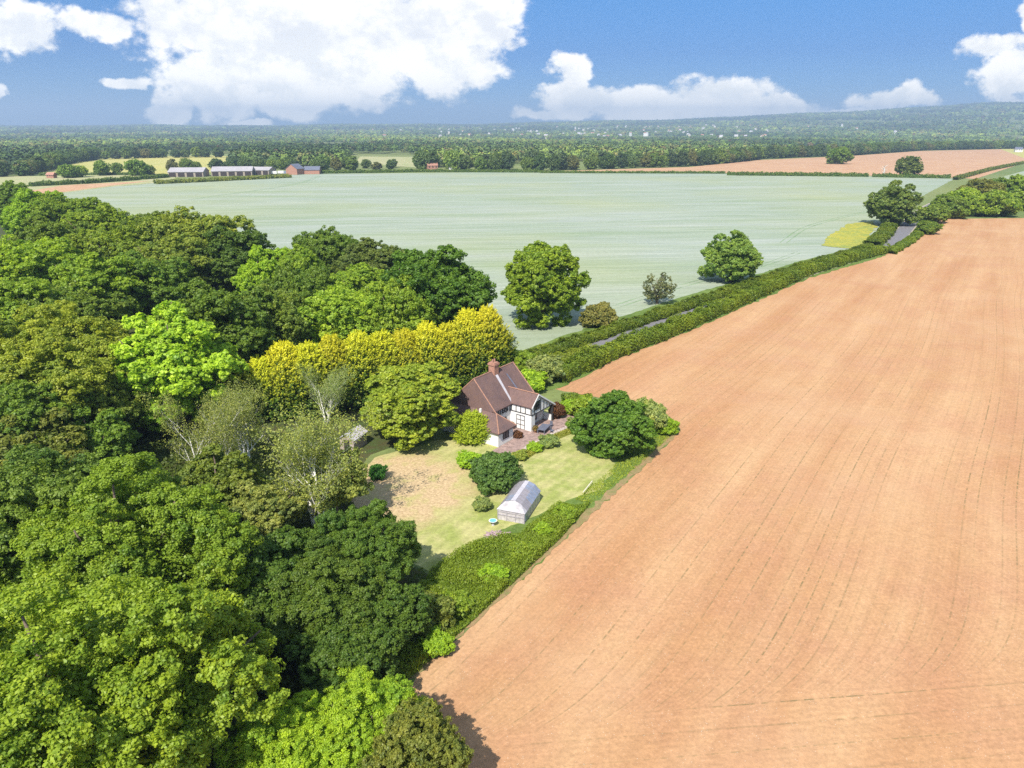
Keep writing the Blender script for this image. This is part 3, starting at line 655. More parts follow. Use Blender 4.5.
# low rubble wall between patio and lawn
rg = random.Random(6); sw = MB()
for i in range(70):
    u = -4.6 + i * .27 + rg.uniform(-.06, .06)
    if 3.2 < u < 4.4: continue
    v = 11.1 + (0.12 * max(u - 3, 0)) + rg.uniform(-.12, .12); p = HL(v, u); s = rg.uniform(.13, .24)
    sw.box(p[0] - s, p[0] + s, p[1] - s, p[1] + s, 0, rg.uniform(.25, .5))
props(sw.build('garden_wall', simple('rubble_stone', (.42, .36, .32), .9, .3, 2)), 'low rubble stone wall between the patio and the lawn', 'wall')
# garden table with chairs by the gable
tp = HL(9.5, 5.6)
tb_ = empty('garden_table', (tp[0], tp[1], .09), HR + .2, 'dark slate coloured table on the patio in front of the gable', 'table')
MB().box(-.7, .7, -1.25, 1.25, .68, .75).build('tabletop', M_SLATE, tb_)
for sx in (-.55, .55):
    for sy in (-1.1, 1.1): MB().box(sx - .05, sx + .05, sy - .05, sy + .05, 0, .68).build('leg', M_SLATE, tb_)
for k, (v, u, a, l) in enumerate([(8.1, 5.3, 90, 'dark patio chair between the table and the gable wall'), (10.9, 5.9, -90, 'dark patio chair on the lawn side of the table'), (9.4, 7.7, 180, 'dark patio chair at the far end of the table')]):
    p = HL(v, u); r = empty('patio_chair', (p[0], p[1], .09), HR + R(a), l, 'chair', 'chairs round the patio table')
    MB().box(-.25, .25, -.25, .25, .4, .46).build('seat', M_SLATE, r); MB().box(-.25, .25, -.29, -.24, .46, .95).build('backrest', M_SLATE, r)
    for sx in (-.21, .21):
        for sy in (-.21, .21): MB().box(sx - .03, sx + .03, sy - .03, sy + .03, 0, .4).build('leg', M_SLATE, r)
for v, u, l in [(4.9, 3.4, 'terracotta pot beside the french doors'), (8.7, 4.4, 'terracotta pot at the corner of the gabled wing')]:
    p = HL(v, u); r = empty('plant_pot', (p[0], p[1], .09), 0, l, 'plant pot'); MB().tube([(0, 0, 0), (0, 0, .5)], [.2, .3], 10).build('pot', M_RIDGE, r)
    rng = np.random.default_rng(int(u * 10)); q = ball(rng, 260) * .5 * rng.random((260, 1)) ** .4 + np.array([0, 0, .75])
    link('foliage', quads_mesh('foliage', leaf_quads(rng, q, q, .16), rng.random(260), M_LEAF), None, r).color = (.20, .15, .05, 1)

# greenhouse with mansard roof
g0 = P(511, 522); g1 = P(531, 493); ga = math.atan2(g1[0] - g0[0], g1[1] - g0[1])
gh = empty('greenhouse', (g0[0], g0[1], 0), -ga, 'old whitewashed greenhouse with a mansard roof of mixed panels on the lawn', 'greenhouse')
W, L_ = 1.75, 6.2
gw = MB(); gw.box(-W, -W + .08, .02, L_, 0, 1.45); gw.box(W - .08, W, .02, L_, 0, 1.45); gw.box(-W + .08, W - .08, L_ - .08, L_, 0, 1.45)
gw.box(-W + .08, W - .08, .02, .1, 0, 1.45); gw.build('wall', simple('flaking_white_boards', (.40, .37, .37), .8, .35, 2.5), gh)
fr = MB()
for z in (.75, 1.15, 1.42): fr.box(-W, W, -.04, .02, z, z + .07)
for x in (-W, -.6, .55, W - .08): fr.box(x, x + .08, -.035, .02, 0, 1.42)
fr.build('frame', simple('grey_glazing_bars', (.30, .28, .30), .7, .2, 3), gh)
for i in range(6):
    p_ = MB().box(W + .003, W + .03, .15 + i, 1.05 + i, .35, 1.3); p_.build('side_pane', M_BLUEG, gh)
e, m1, tp_ = 1.45, (1.05, 2.25), 2.55
segs = [(-W - .08, e, -m1[0], m1[1]), (-m1[0], m1[1], -.28, tp_), (-.28, tp_, .28, tp_), (.28, tp_, m1[0], m1[1]), (m1[0], m1[1], W + .08, e)]
for k, (x0, z0, x1, z1) in enumerate(segs):
    n = 1 if k == 2 else 3
    for i in range(n):
        a, b = .75 + (L_ - .75) * i / n, .75 + (L_ - .75) * (i + 1) / n - (.03 if n > 1 else 0)
        if k == 2: a, b = .75, L_ + .05
        mt = M_BLUEG if (k, i) in ((1, 0), (4, 1), (3, 2), (4, 2)) else (M_WASH if k != 2 else simple('white_ridge_sheet', (.42, .40, .43), .5, .15, 2))
        dz = .03 if k == 2 else 0
        MB().slab([(x0, a, z0 + dz), (x1, a, z1 + dz), (x1, b, z1 + dz), (x0, b, z0 + dz)], .05).build('roof_panel', mt, gh)
M_BAR = simple('dull_roof_bars', (.22, .21, .22), .7, .2, 3)
for side in (segs[:2], segs[3:]):
    rb = MB()
    for i in range(8):
        yb = .78 + (L_ - .8) * i / 7
        (xa, za, xb, zb), (xc, zc, xd, zd) = side
        rb.tube([(xa, yb, za + .03), (xb, yb, zb + .03), (xd, yb, zd + .03)], .028, 4)
    rb.build('roof_bars', M_BAR, gh)
hp = MB(); hp.slab([(-W - .08, -.08, 1.5), (W + .08, -.08, 1.5), (m1[0], .75, m1[1]), (.28, .75, tp_ + .01), (-.28, .75, tp_ + .01), (-m1[0], .75, m1[1])], .06)
hp.slab([(-W - .08, -.07, 1.49), (-m1[0], .75, m1[1]), (-W - .08, .75, e)], .05); hp.slab([(W + .08, -.07, 1.49), (W + .08, .75, e), (m1[0], .75, m1[1])], .05)
hp.build('hipped_end', simple('white_hip', (.38, .36, .38), .5, .25, 2), gh)
MB().prism([(-W, e - .05), (W, e - .05), (m1[0], m1[1] - .06), (0, tp_ - .06), (-m1[0], m1[1] - .06)], 'y', L_ - .1, L_ - .02).build('end_panel', M_WASH, gh)

# odds and ends in the garden
p = P(493, 525.5); r = empty('bird_bath', (p[0], p[1], 0), 0, 'small white and turquoise basin on a stand in front of the greenhouse', 'bird bath')
MB().tube([(0, 0, 0), (0, 0, .55)], [.18, .12], 10).build('pedestal', M_LEAD, r); MB().tube([(0, 0, .55), (0, 0, .7)], [.2, .52], 14).build('bowl', M_WHITE, r)
MB().tube([(0, 0, .69), (0, 0, .712)], [.42, .42], 14).build('water', simple('turquoise_water', (.15, .42, .42), .1, .1, 1), r)
rg = random.Random(3); heap = MB(); p = P(497, 537)
for i in range(80):
    a, d = rg.uniform(0, 6.28), rg.random() ** .6 * 1.25; x, y = p[0] + math.cos(a) * d * 1.2, p[1] + math.sin(a) * d * .8; z = .45 * (1 - d / 1.4) + rg.uniform(0, .1)
    b = rg.uniform(0, 3.14); l = rg.uniform(.2, .6); heap.tube([(x - math.cos(b) * l, y - math.sin(b) * l, z), (x + math.cos(b) * l, y + math.sin(b) * l, z + rg.uniform(-.1, .2))], rg.uniform(.03, .08), 5)
props(heap.build('log_pile', simple('purple_brown_sticks', (.33, .24, .25), .9, .4, 1)), 'low heap of purplish sticks in the long grass near the greenhouse', 'log pile')
for a, b, l in [((583, 497), (592, 485), 'pale wooden pole lying at the corner of the lawn')]:
    A, B = P(*a), P(*b); props(MB().tube([(*A, .7), (*B, .6)], .07, 6).build('pole', M_CREAM), l, 'pole')
for px, py, l, w2 in [(354, 447, 'grey roofed wooden shed half hidden between the birch and the cherry', 1.2)]:
    p = P(px, py); s = empty('garden_shed', (p[0], p[1], 0), R(-20), l, 'shed')
    MB().box(-w2, w2, -1.8, 1.8, 0, 2.1).prism([(-w2, 2.1), (w2, 2.1), (0, 2.75)], 'y', -1.8, 1.8).build('wall', M_WOOD, s)
    MB().slab([(-w2 - .2, -2, 2.0), (0, -2, 2.85), (0, 2, 2.85), (-w2 - .2, 2, 2.0)], .06).slab([(w2 + .2, -2, 2.0), (w2 + .2, 2, 2.0), (0, 2, 2.85), (0, -2, 2.85)], .06).build('roof', M_LEAD, s)
    MB().box(-.45, .45, -1.85, -1.8, 0, 1.9).build('door', M_TIMBER, s)

# ------------------------------------------------------------------ trees of the near wood, each seen and told apart
T_ = [  # name, proto, px, py(top), H, width px, colour, label
 ('oak_tree','near_a',104,488,14,222,'mid','huge mid green oak filling the lower left of the wood'),
 ('oak_tree','near_b',15,478,13,190,(.13,.205,.04),'green oak at the picture edge beside the huge oak, above its crown'),
 ('oak_tree','near_a',40,612,12,300,(0.20,0.275,0.03),'yellowish green oak crown in the bottom left corner'),
 ('oak_tree','near_b',165,600,10,120,'mid','green oak on the lower right flank of the huge oak'),
 ('field_maple','near_b',358,516,11,112,'deep','dark green tree whose shadow crosses the overgrown strip beside the lawn'),
 ('field_maple','near_b',320,560,10,135,'deep','dark green tree between the birch and the shaded clearing'),
 ('field_maple','oak_c',385,590,7.5,75,'deep','low dark green tree leaning over the edge of the field strip'),
 ('field_maple','oak_a',255,545,10,110,'deep','dark shaded tree between the huge oak and the field maples'),
 ('field_maple','oak_b',345,640,7,95,'deep','small dark tree above the bright saplings at the bottom'),
 ('sapling_tree','near_b',362,692,7.5,125,'bright','bright green sapling tree at the bottom beside the field corner'),
 ('sapling_tree','near_b',290,722,7,120,'bright','bright green sapling tree at the bottom nearest the dark clearing'),
 ('hawthorn_tree','oak_c',412,722,8,95,'brown','olive brown hawthorn at the bottom casting shadow on the ploughed field'),
 ('thorn_bush','bush_b',422,598,3.2,60,'brown','brown half bare thorn bush beneath the dark maples'),
 ('ash_tree','ash',165,316,16,120,'lime','bright lime green ash standing above the white birch'),
 ('ash_tree','ash',128,356,12,80,'bright','light green ash on the left shoulder of the lime green ash'),
 ('oak_tree','near_b',38,316,16,150,(0.208,0.246,0.036),'large pale green oak at the picture edge left of the lime ash'),
 ('oak_tree','oak_a',95,365,12,80,'olive','olive tree between the pale edge oak and the lime ash'),
 ('oak_tree','oak_c',18,385,10,90,'dark','dark tree below the pale edge oak'),
 ('elder_tree','open',30,420,9,85,'brown','brownish thin elder above the huge oak at the picture edge'),
 ('elder_tree','open',88,415,9,70,'dark','dark green elder above the top of the huge oak'),
 ('oak_tree','oak_a',210,290,19,115,'dark','large rounded dark oak behind the lime ash'),
 ('horse_chestnut','oak_b',24,243,19,85,'bright','rich bright green chestnut crown at the upper picture edge'),
 ('oak_tree','oak_c',92,258,19,90,'mid','mid green oak right of the bright chestnut'),
 ('oak_tree','oak_a',140,258,19,80,'dark','dark green oak above the lime ash, second from the chestnut'),
 ('oak_tree','oak_b',118,230,19,80,'mid','rounded green oak in the second rank of the wood'),
 ('oak_tree','oak_c',172,240,19,80,'olive','olive oak in the second rank, left of the dark round crown'),
 ('oak_tree','oak_a',232,232,19,80,'deep','deep green round oak at the wood edge facing the wheat'),
 ('oak_tree','oak_b',192,216,19,90,(0.192,0.232,0.042),'wide pale olive oak on the skyline of the wood by the wheat'),
 ('oak_tree','oak_a',150,216,19,60,'dark','dark oak on the skyline left of the wide pale olive oak'),
 ('oak_tree','oak_c',97,208,19,65,'mid','green oak on the wood skyline above the two dark rounds'),
 ('oak_tree','oak_b',62,199,19,60,'mid','rounded oak on the far skyline of the wood, third from the picture edge'),
 ('oak_tree','oak_a',32,193,19,55,'bright','fresh green oak on the far skyline, second from the picture edge'),
 ('oak_tree','oak_c',6,184,19,45,'dark','darker oak on the far skyline at the picture edge'),
 ('oak_tree','oak_a',48,222,19,70,'dark','dark oak between the chestnut and the far skyline'),
 ('oak_tree','oak_a',264,250,19,60,'bright','bright green oak at the wheat edge right of the deep green oak'),
 ('oak_tree','oak_c',294,250,19,55,'mid','small green oak at the wheat edge in the middle of the line'),
 ('oak_tree','oak_b',326,234,19,62,'dark','dark oak at the wheat edge standing higher than its neighbours'),
 ('oak_tree','oak_c',370,243,19,75,(.115,.165,.045),'dull grey green oak at the wheat edge beside the big dome'),
 ('oak_tree','oak_a',432,254,19,112,(0.096,0.181,0.024),'big domed dark green oak behind the golden conifers'),
 ('lime_tree','oak_b',340,293,13.5,100,(.20,.30,.035),'smooth bright green dome directly behind the golden conifers'),
 ('oak_tree','oak_c',270,290,19,75,'olive','olive oak left of the bright green dome'),
 ('oak_tree','oak_b',300,272,19,70,'dark','dark oak above the bright green dome'),
 ('oak_tree','oak_a',235,330,12,70,'dark','dark oak at the left end of the golden conifers'),
 ('oak_tree','oak_a',398,282,19,80,'mid','green oak between the bright dome and the big dark dome'),
 ('oak_tree','tall',543,249,19,82,(.15,.235,.024),'tall full oak standing alone by the lane and the wheat'),
 ('silver_birch','birch_a',192,394,14.5,88,'birch','white limbed birch with sparse olive leaves, the left one of the pair'),
 ('silver_birch','birch_b',306,408,14.5,102,'birch','white limbed weeping birch right in front of the golden conifers'),
 ('silver_birch','birch_b',236,388,12,60,'birch','slender white stemmed birch between the two larger birches'),
 ('silver_birch','birch_a',322,368,10,58,'grey','dull grey green birch leaning on the golden conifers'),
 ('willow_tree','open',330,455,8,80,'birch','low olive weeping tree at the left edge of the dry lawn'),
 ('willow_tree','open',262,486,7,75,'birch','olive leaved low tree beneath the white birches'),
 ('willow_tree','open',215,455,7,80,'olive','shaded olive tree at the foot of the left birch'),
 ('cherry_tree','cherry',408,368,11,94,(0.240,0.319,0.042),'light green cherry tree on the lawn in front of the golden conifers'),
 ('golden_cypress','con_small',472,413,4.8,36,(0.22,0.30,0.03),'small yellow green cypress beside the house end'),
 ('hedge_tree','low_oak',735,234,11,56,(.17,.25,.06),'pale leaved tree standing alone in the roadside hedge'),
 ('dying_tree','thin',659,274,8,32,(.15,.175,.11),'thin greyish half bare tree in the roadside hedge'),
 ('oak_tree','oak_a',6,282,17,85,'mid','green oak at the picture edge just under the bright chestnut'),
 ('oak_tree','oak_c',356,268,15,70,'mid','green oak filling the line between the wheat edge and the bright dome'),
 ('oak_tree','oak_b',62,292,16,85,'dark','dark oak above the pale edge oak'),
 ('roadside_oak','low_oak',897,183,15,44,(.14,.19,.05),'large dark oak beside the road where it leaves the hedges'),
]
for name, pr, px, py, H, wpx, col, lab in T_:
    tree_top(name, pr, px, py, H, wpx, col, lab, 'tree', bark=M_BIRCH if 'birch' in name else None)
# golden conifers in a row behind the house
A, B = P(226, 362, 10.6), P(488, 315, 12.8)
ordn = ['first', 'second', 'third', 'fourth', 'fifth', 'sixth', 'seventh', 'eighth', 'ninth', 'tenth', 'eleventh', 'twelfth']
for i in range(12):
    f = i / 11; x = A[0] + (B[0] - A[0]) * f + pc.uniform(-.5, .5); y = A[1] + (B[1] - A[1]) * f + pc.uniform(-.8, .8)
    if i == 11: y -= 1.5
    h = (11.0 + 2.1 * f) * pc.uniform(.88, 1.07); col = (.92, .90, .85)
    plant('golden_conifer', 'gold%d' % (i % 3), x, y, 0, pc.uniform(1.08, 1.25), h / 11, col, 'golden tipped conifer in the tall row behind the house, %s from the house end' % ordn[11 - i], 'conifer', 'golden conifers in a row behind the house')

# shrubs of the garden and lane
S_ = [('round_bush','round',616,399,8.6,80,(.085,.175,.028),'large round dark green bush beside the field at the end of the patio'),
 ('garden_shrub','bush_b',648,403,5.2,38,'grey','grey green shrub behind the large round bush'),
 ('garden_shrub','bush_b',666,418,2.6,26,'bright','low bright shrub at the field corner past the round bush'),
 ('garden_shrub','bush_b',588,399,2.2,34,'mid','low green shrub between the patio end and the round bush'),
 ('garden_shrub','bush_b',571,401,1.8,22,'bright','light green shrub at the far end of the gable'),
 ('garden_shrub','bush',495,456,4.6,50,(0.080,0.145,0.042),'dark blue green shrub standing against the greenhouse'),
 ('garden_shrub','bush_b',482,499,1.6,18,'grey','small greyish shrub left of the greenhouse door'),
 ('garden_shrub','bush_b',470,453,1.4,26,'bright','low green shrub at the foot of the yellow cypress'),
 ('garden_shrub','bush_b',377,466,2.0,18,(0.064,0.189,0.036),'vivid green little shrub at the top left corner of the dry lawn'),
 ('elder_bush','bush',492,424,2.0,18,'dark','dark shrub against the end wall of the house'),
 ('copper_shrub','bush_b',557,404,2.6,16,'red','dark reddish climber under the low side of the gable'),
 ('flower_bush','bush_b',518,431,1.2,10,'red','dark red potted bush below the french doors'),
 ('lavender_bush','bush_b',549,436,.9,20,'grey','greyish flowering border bush on the lawn edge of the patio'),
 ('border_bush','bush_b',535,443,.8,16,'bright','green border bush at the middle of the patio edge'),
 ('border_bush','bush_b',520,451,.8,16,'pale','pale green border bush at the near end of the patio'),
 ('border_bush','bush_b',575,419,1.0,18,'grey','whitish flowering bush where patio and round bush meet'),
 ('sallow_bush','bush_b',546,358,3.4,42,'grey','pale grey green sallow bush beside the lane behind the house'),
 ('thorn_bush','bush',600,305,3.6,36,(0.176,0.174,0.060),'rounded dull green bush in the hedge right of the tall oak'),
 ('thorn_bush','bush_b',683,260,0,0,'mid','x'),
 ('hazel_bush','bush',566,507,1.9,24,'mid','dark green hazel bush at the lower tip of the lawn'),
 ('hazel_bush','bush_b',545,524,1.3,22,'bright','green scrub bush between greenhouse and field edge'),
 ('bramble_bush','bush_b',522,543,1.1,26,'mid','bramble bush in the strip below the greenhouse'),
 ('bramble_bush','bush_b',492,568,1.0,28,'bright','wide bramble bush half way down the overgrown strip'),
 ('bramble_bush','bush_b',455,596,1.2,34,'mid','dark bramble bush in the shadow beside the maples'),
 ('bramble_bush','bush_b',435,635,1.1,34,'bright','lowest bramble bush of the overgrown strip before the field corner'),
 ('lane_bush','bush',520,352,3.2,40,'mid','bushy growth at the lane end under the tall oak'),
 ('lane_bush','bush_b',528,372,2.6,36,'bright','bright bush between the lane and the house roof'),
 ('lane_bush','bush_b',505,352,3.0,34,'dark','dark bush between the conifers and the tall oak')]
for name, pr, px, py, H, wpx, col, lab in S_:
    if H: tree_top(name, pr, px, py, H, wpx, col, lab, 'bush')

# hedges
def hedge(name, px, wd, h, leaf, per_m, col, label, cat='hedge', group=None, seed=1, world=False):
    rng = np.random.default_rng(seed); pts = np.array([p if world else P(*p) for p in px]); seg = np.diff(pts, axis=0); L = np.hypot(*seg.T); cum = np.concatenate([[0], np.cumsum(L)])
    n = int(cum[-1] * per_m); s = rng.uniform(0, cum[-1], n); i = np.clip(np.searchsorted(cum, s) - 1, 0, len(L) - 1); f = (s - cum[i]) / L[i]
    c = pts[i] + seg[i] * f[:, None]; d = seg[i] / L[i][:, None]; nrm = np.stack([d[:, 1], -d[:, 0]], 1)
    hh = h * (1 + .13 * np.sin(s * .35 + seed) + .09 * np.sin(s * 1.3) + .07 * np.sin(s * 2.9 + 1)); ww = wd / 2 * (1 + .16 * np.sin(s * .5 + 2) + .12 * np.sin(s * 1.7))
    a = rng.uniform(0, np.pi, n); e = .5
    cx = np.sign(np.cos(a)) * np.abs(np.cos(a)) ** e * ww * rng.uniform(.85, 1.08, n); cz = np.abs(np.sin(a)) ** e * hh * rng.uniform(.86, 1.1, n)
    pos = np.stack([c[:, 0] + nrm[:, 0] * cx, c[:, 1] + nrm[:, 1] * cx, cz], 1)
    no = np.stack([nrm[:, 0] * np.cos(a), nrm[:, 1] * np.cos(a), np.sin(a) + .2], 1) + rng.normal(size=(n, 3)) * .45
    tt = np.clip(.45 + .18 * np.sin(s * .21 + seed) + .14 * np.sin(s * .9 + a * 2) + rng.normal(0, .13, n), 0, 1)
    V = leaf_quads(rng, pos, no, leaf)
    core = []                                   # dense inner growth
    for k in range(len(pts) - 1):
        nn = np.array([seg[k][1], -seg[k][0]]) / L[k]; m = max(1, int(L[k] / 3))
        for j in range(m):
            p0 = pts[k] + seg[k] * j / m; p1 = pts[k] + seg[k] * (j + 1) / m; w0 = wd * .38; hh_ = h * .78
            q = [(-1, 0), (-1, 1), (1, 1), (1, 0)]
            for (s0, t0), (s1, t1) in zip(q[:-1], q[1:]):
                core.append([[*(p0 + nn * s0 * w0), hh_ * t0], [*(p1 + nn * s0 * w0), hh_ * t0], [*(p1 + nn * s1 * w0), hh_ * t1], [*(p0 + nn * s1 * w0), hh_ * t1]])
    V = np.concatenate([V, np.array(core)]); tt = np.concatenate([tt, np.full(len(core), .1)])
    o = link(name, quads_mesh(name, V, tt, M_LEAF), None); c_ = COL[col] if isinstance(col, str) else col; o.color = (*c_, 1)
    return props(o, label, cat, group)
hedge('roadside_hedge', [(531,361),(588,342),(667,315),(742,289.5),(808,267),(850,255),(870,248)], 3.3, 2.0, .28, 300, (0.149, 0.209, 0.024), 'long clipped hedge on the wheat side of the lane', seed=3)
hedge('roadside_hedge', [(556,382),(620,353.5),(667,336),(742,303),(808,274),(850,261.5),(885,252.5)], 3.8, 3.1, .28, 320, (0.184, 0.256, 0.026), 'long clipped hedge on the ploughed field side of the lane', seed=4)
hedge('roadside_hedge', [(872,246),(884,236),(890,226),(896,218)], 6, 2.2, .5, 240, (0.158, 0.217, 0.030), 'short thick hedge between the yellow weeds and the road', seed=5)
hedge('roadside_hedge', [(889,254),(908,243),(918,235),(925,224)], 4, 1.5, .5, 200, (0.175, 0.248, 0.030), 'hedge on the inside of the road bend next to the ploughed field', seed=6)
hedge('field_hedge', [(540,173.0),(620,173.3),(725,173.6)], 4, 2.2, 1.0, 14, 'dark', 'low dark hedge along the far edge of the wheat, left half', seed=7)
hedge('field_hedge', [(727,175.3),(800,176.0),(868,176.8)], 5, 3.4, 1.0, 16, 'dark', 'thick dark hedge beyond the wheat, left of the dead tree', seed=8)
hedge('field_hedge', [(872,177),(900,177.6),(950,178.5)], 5, 3.4, .9, 16, 'dark', 'thick dark hedge beyond the wheat, right of the dead tree', seed=9)
hedge('field_hedge', [(30,186.5),(55,185.3),(80,184)], 5, 3.6, .9, 20, 'dark', 'short dark hedge in the pasture nearest the wood', seed=10)
hedge('field_hedge', [(83,184),(110,182),(140,180)], 5, 3.6, .9, 20, 'dark', 'dark hedge in the middle of the pasture', seed=11)
hedge('field_hedge', [(142,179.5),(156,178.5),(168,177.5)], 5, 3.4, .9, 20, 'dark', 'dark hedge running up to the farm sheds', seed=12)
hedge('field_hedge', [(40,175.5),(90,175),(150,174.8)], 4, 2.5, .9, 16, 'dark', 'thin dark hedge along the foot of the yellow field', seed=13)
hedge('scrub_hedge', [(155,184),(200,182),(240,180),(290,177.5)], 9, 3.0, 1.0, 22, (0.210, 0.248, 0.060), 'rough olive scrub in front of the farm sheds', seed=14)
hedge('garden_hedge', [(563,404),(575,402),(592,402)], 1.6, 1.5, .2, 260, 'mid', 'low garden hedge along the field at the end of the patio', seed=15)
hedge('field_hedge', [(955,180),(990,170.5),(1024,163.5),(1080,160)], 5, 3.0, 1.0, 14, (0.158, 0.202, 0.048), 'hedge climbing to the right beside the distant tan field', seed=16)
hedge('field_hedge', [(300,174),(420,172),(540,172.6)], 4, 3.0, 1.0, 12, 'dark', 'low dark hedge between the wheat and the middle of the far wood', seed=17)
# clump of trees right of the road
for px, py, H, wp, c, l in [(935,205,9,26,'olive','small olive tree at the end of the visible road'),(950,196,10,30,'dark','dark bushy tree right of the small olive tree by the road'),
     (966,190,11,34,'mid','green tree in the middle of the roadside clump'),(985,181,12,40,(0.149, 0.171, 0.042),'tallest olive tree of the roadside clump'),(1008,180,12,36,'dark','dark tree near the right end of the roadside clump'),
     (1030,178,13,40,'mid','green tree cut by the picture edge in the roadside clump'),(1000,192,7,34,'mid','low tree in front of the dark tree of the roadside clump'),(930,222,4,18,'dark','dark little bush at the road corner beside the field')]:
    tree_top('roadside_tree', 'bush' if H > 9 else 'bush_b', px, py, H, wp, c, l, 'tree', 'trees in the clump right of the road')
# lone trees beyond the wheat
for px, py, H, wp, c, l, pr in [(841,148,15,21,'dark','dark round tree alone in the distant tan field','far_b'),(911,157,14,22,(0.123, 0.155, 0.042),'broad tree in the dark hedge beyond the wheat','far_a'),
     (100,161,15,13,'dark','first of the round trees standing before the yellow field','far_a'),(116,163,11,10,'dark','smallest round tree before the yellow field','far_a'),(135,160,16,18,'dark','largest round tree before the yellow field','far_b'),(147,165,10,12,'olive','low tree touching the largest round tree before the yellow field','far_b'),
     (66,165,12,16,'dark','left tree of the low pair at the corner of the yellow field','far_b'),(78,166,11,14,'mid','right tree of the low pair at the corner of the yellow field','far_b')]:
    tree_top('field_tree', pr, px, py, H, wp, c, l, 'tree')
dt = MB(); p = P(883, 177); rg = random.Random(2)
dt.tube([(p[0], p[1], 0), (p[0] + .3, p[1], 6), (p[0], p[1], 11)], [.9, .6, .2], 7)
for i in range(12):
    z = rg.uniform(4, 10); a = rg.uniform(0, 6.28); l = rg.uniform(2, 4); dt.tube([(p[0], p[1], z), (p[0] + math.cos(a) * l, p[1] + math.sin(a) * l, z + l * .7)], [.3, .1], 5)
props(dt.build('dead_tree', simple('bleached_wood', (.55, .5, .45), .9, .2, .5)), 'pale bare dead tree in the gap of the hedge beyond the wheat', 'tree')

# ------------------------------------------------------------------ far wood: front rows one by one, the mass behind as one
def in_poly(x, y, poly):
    c = False; n = len(poly)
    for i in range(n):
        x0, y0 = poly[i]; x1, y1 = poly[i - 1]
        if (y0 > y) != (y1 > y) and x < (x1 - x0) * (y - y0) / (y1 - y0) + x0: c = not c
    return c
edges = [([(-40,178),(20,177),(45,171),(62,165),(92,160),(160,158),(222,157.5)], 'wood behind the yellow field', 15),
         ([(165,172.5),(185,172),(205,170.5),(225,169.5),(245,169.5),(270,169.5),(300,170.5)], 'trees behind the farm sheds', 11),
         ([(312,171.5),(345,171),(357,171)], 'trees right of the brick barn', 14),
         ([(365,170),(385,169.5),(404,169.5)], 'trees in front of the small meadow', 10),
         ([(420,170.5),(470,171),(520,171.5),(560,171.3)], 'trees along the middle of the far wood', 18),
         ([(560,170.5),(620,168.8),(690,166.5),(725,163.5),(760,159.5)], 'trees behind the hedge beyond the wheat', 17),
         ([(760,159.2),(850,155.7),(920,150.6),(1000,149),(1090,148.5)], 'trees along the top of the tan field', 17)]
fr_ = random.Random(21); far_cols = [(.06,.10,.03),(.05,.085,.032),(.085,.135,.035),(.07,.11,.04),(.11,.16,.04),(.10,.11,.045),(.05,.08,.04)]
nfar = 0
for px, gname, H in edges:
    pts = [Vector(P(*q)) for q in px]; acc = 0
    for rank in range(2):
        for a, b in zip(pts[:-1], pts[1:]):
            L = (b - a).length; n = max(1, int(L / (15 if rank == 0 else 22)))
            for k in range(n):
                q = a + (b - a) * ((k + fr_.random() * .7) / n); off = q.normalized() * (fr_.uniform(0, 10) + rank * 34 + 4); q = q + off
                h = H * fr_.uniform(.8, 1.25); pr = fr_.choice(['far_a', 'far_b', 'far_c']); R0, H0 = SIZE[pr]
                plant('woodland_tree', pr, q.x, q.y, 0, fr_.uniform(.85, 1.3) * (H / 17) ** .5, h / H0, tuple(c * 1.35 for c in fr_.choice(far_cols)), 'leafy crown among the ' + gname, 'tree', gname); nfar += 1
print('far trees', nfar)
open_ground = [[P(40,175), P(70,164), P(95,158), P(160,154), P(245,154), P(228,170), P(165,173)],
               [P(340,168), P(352,154), P(420,154.5), P(424,168)]]
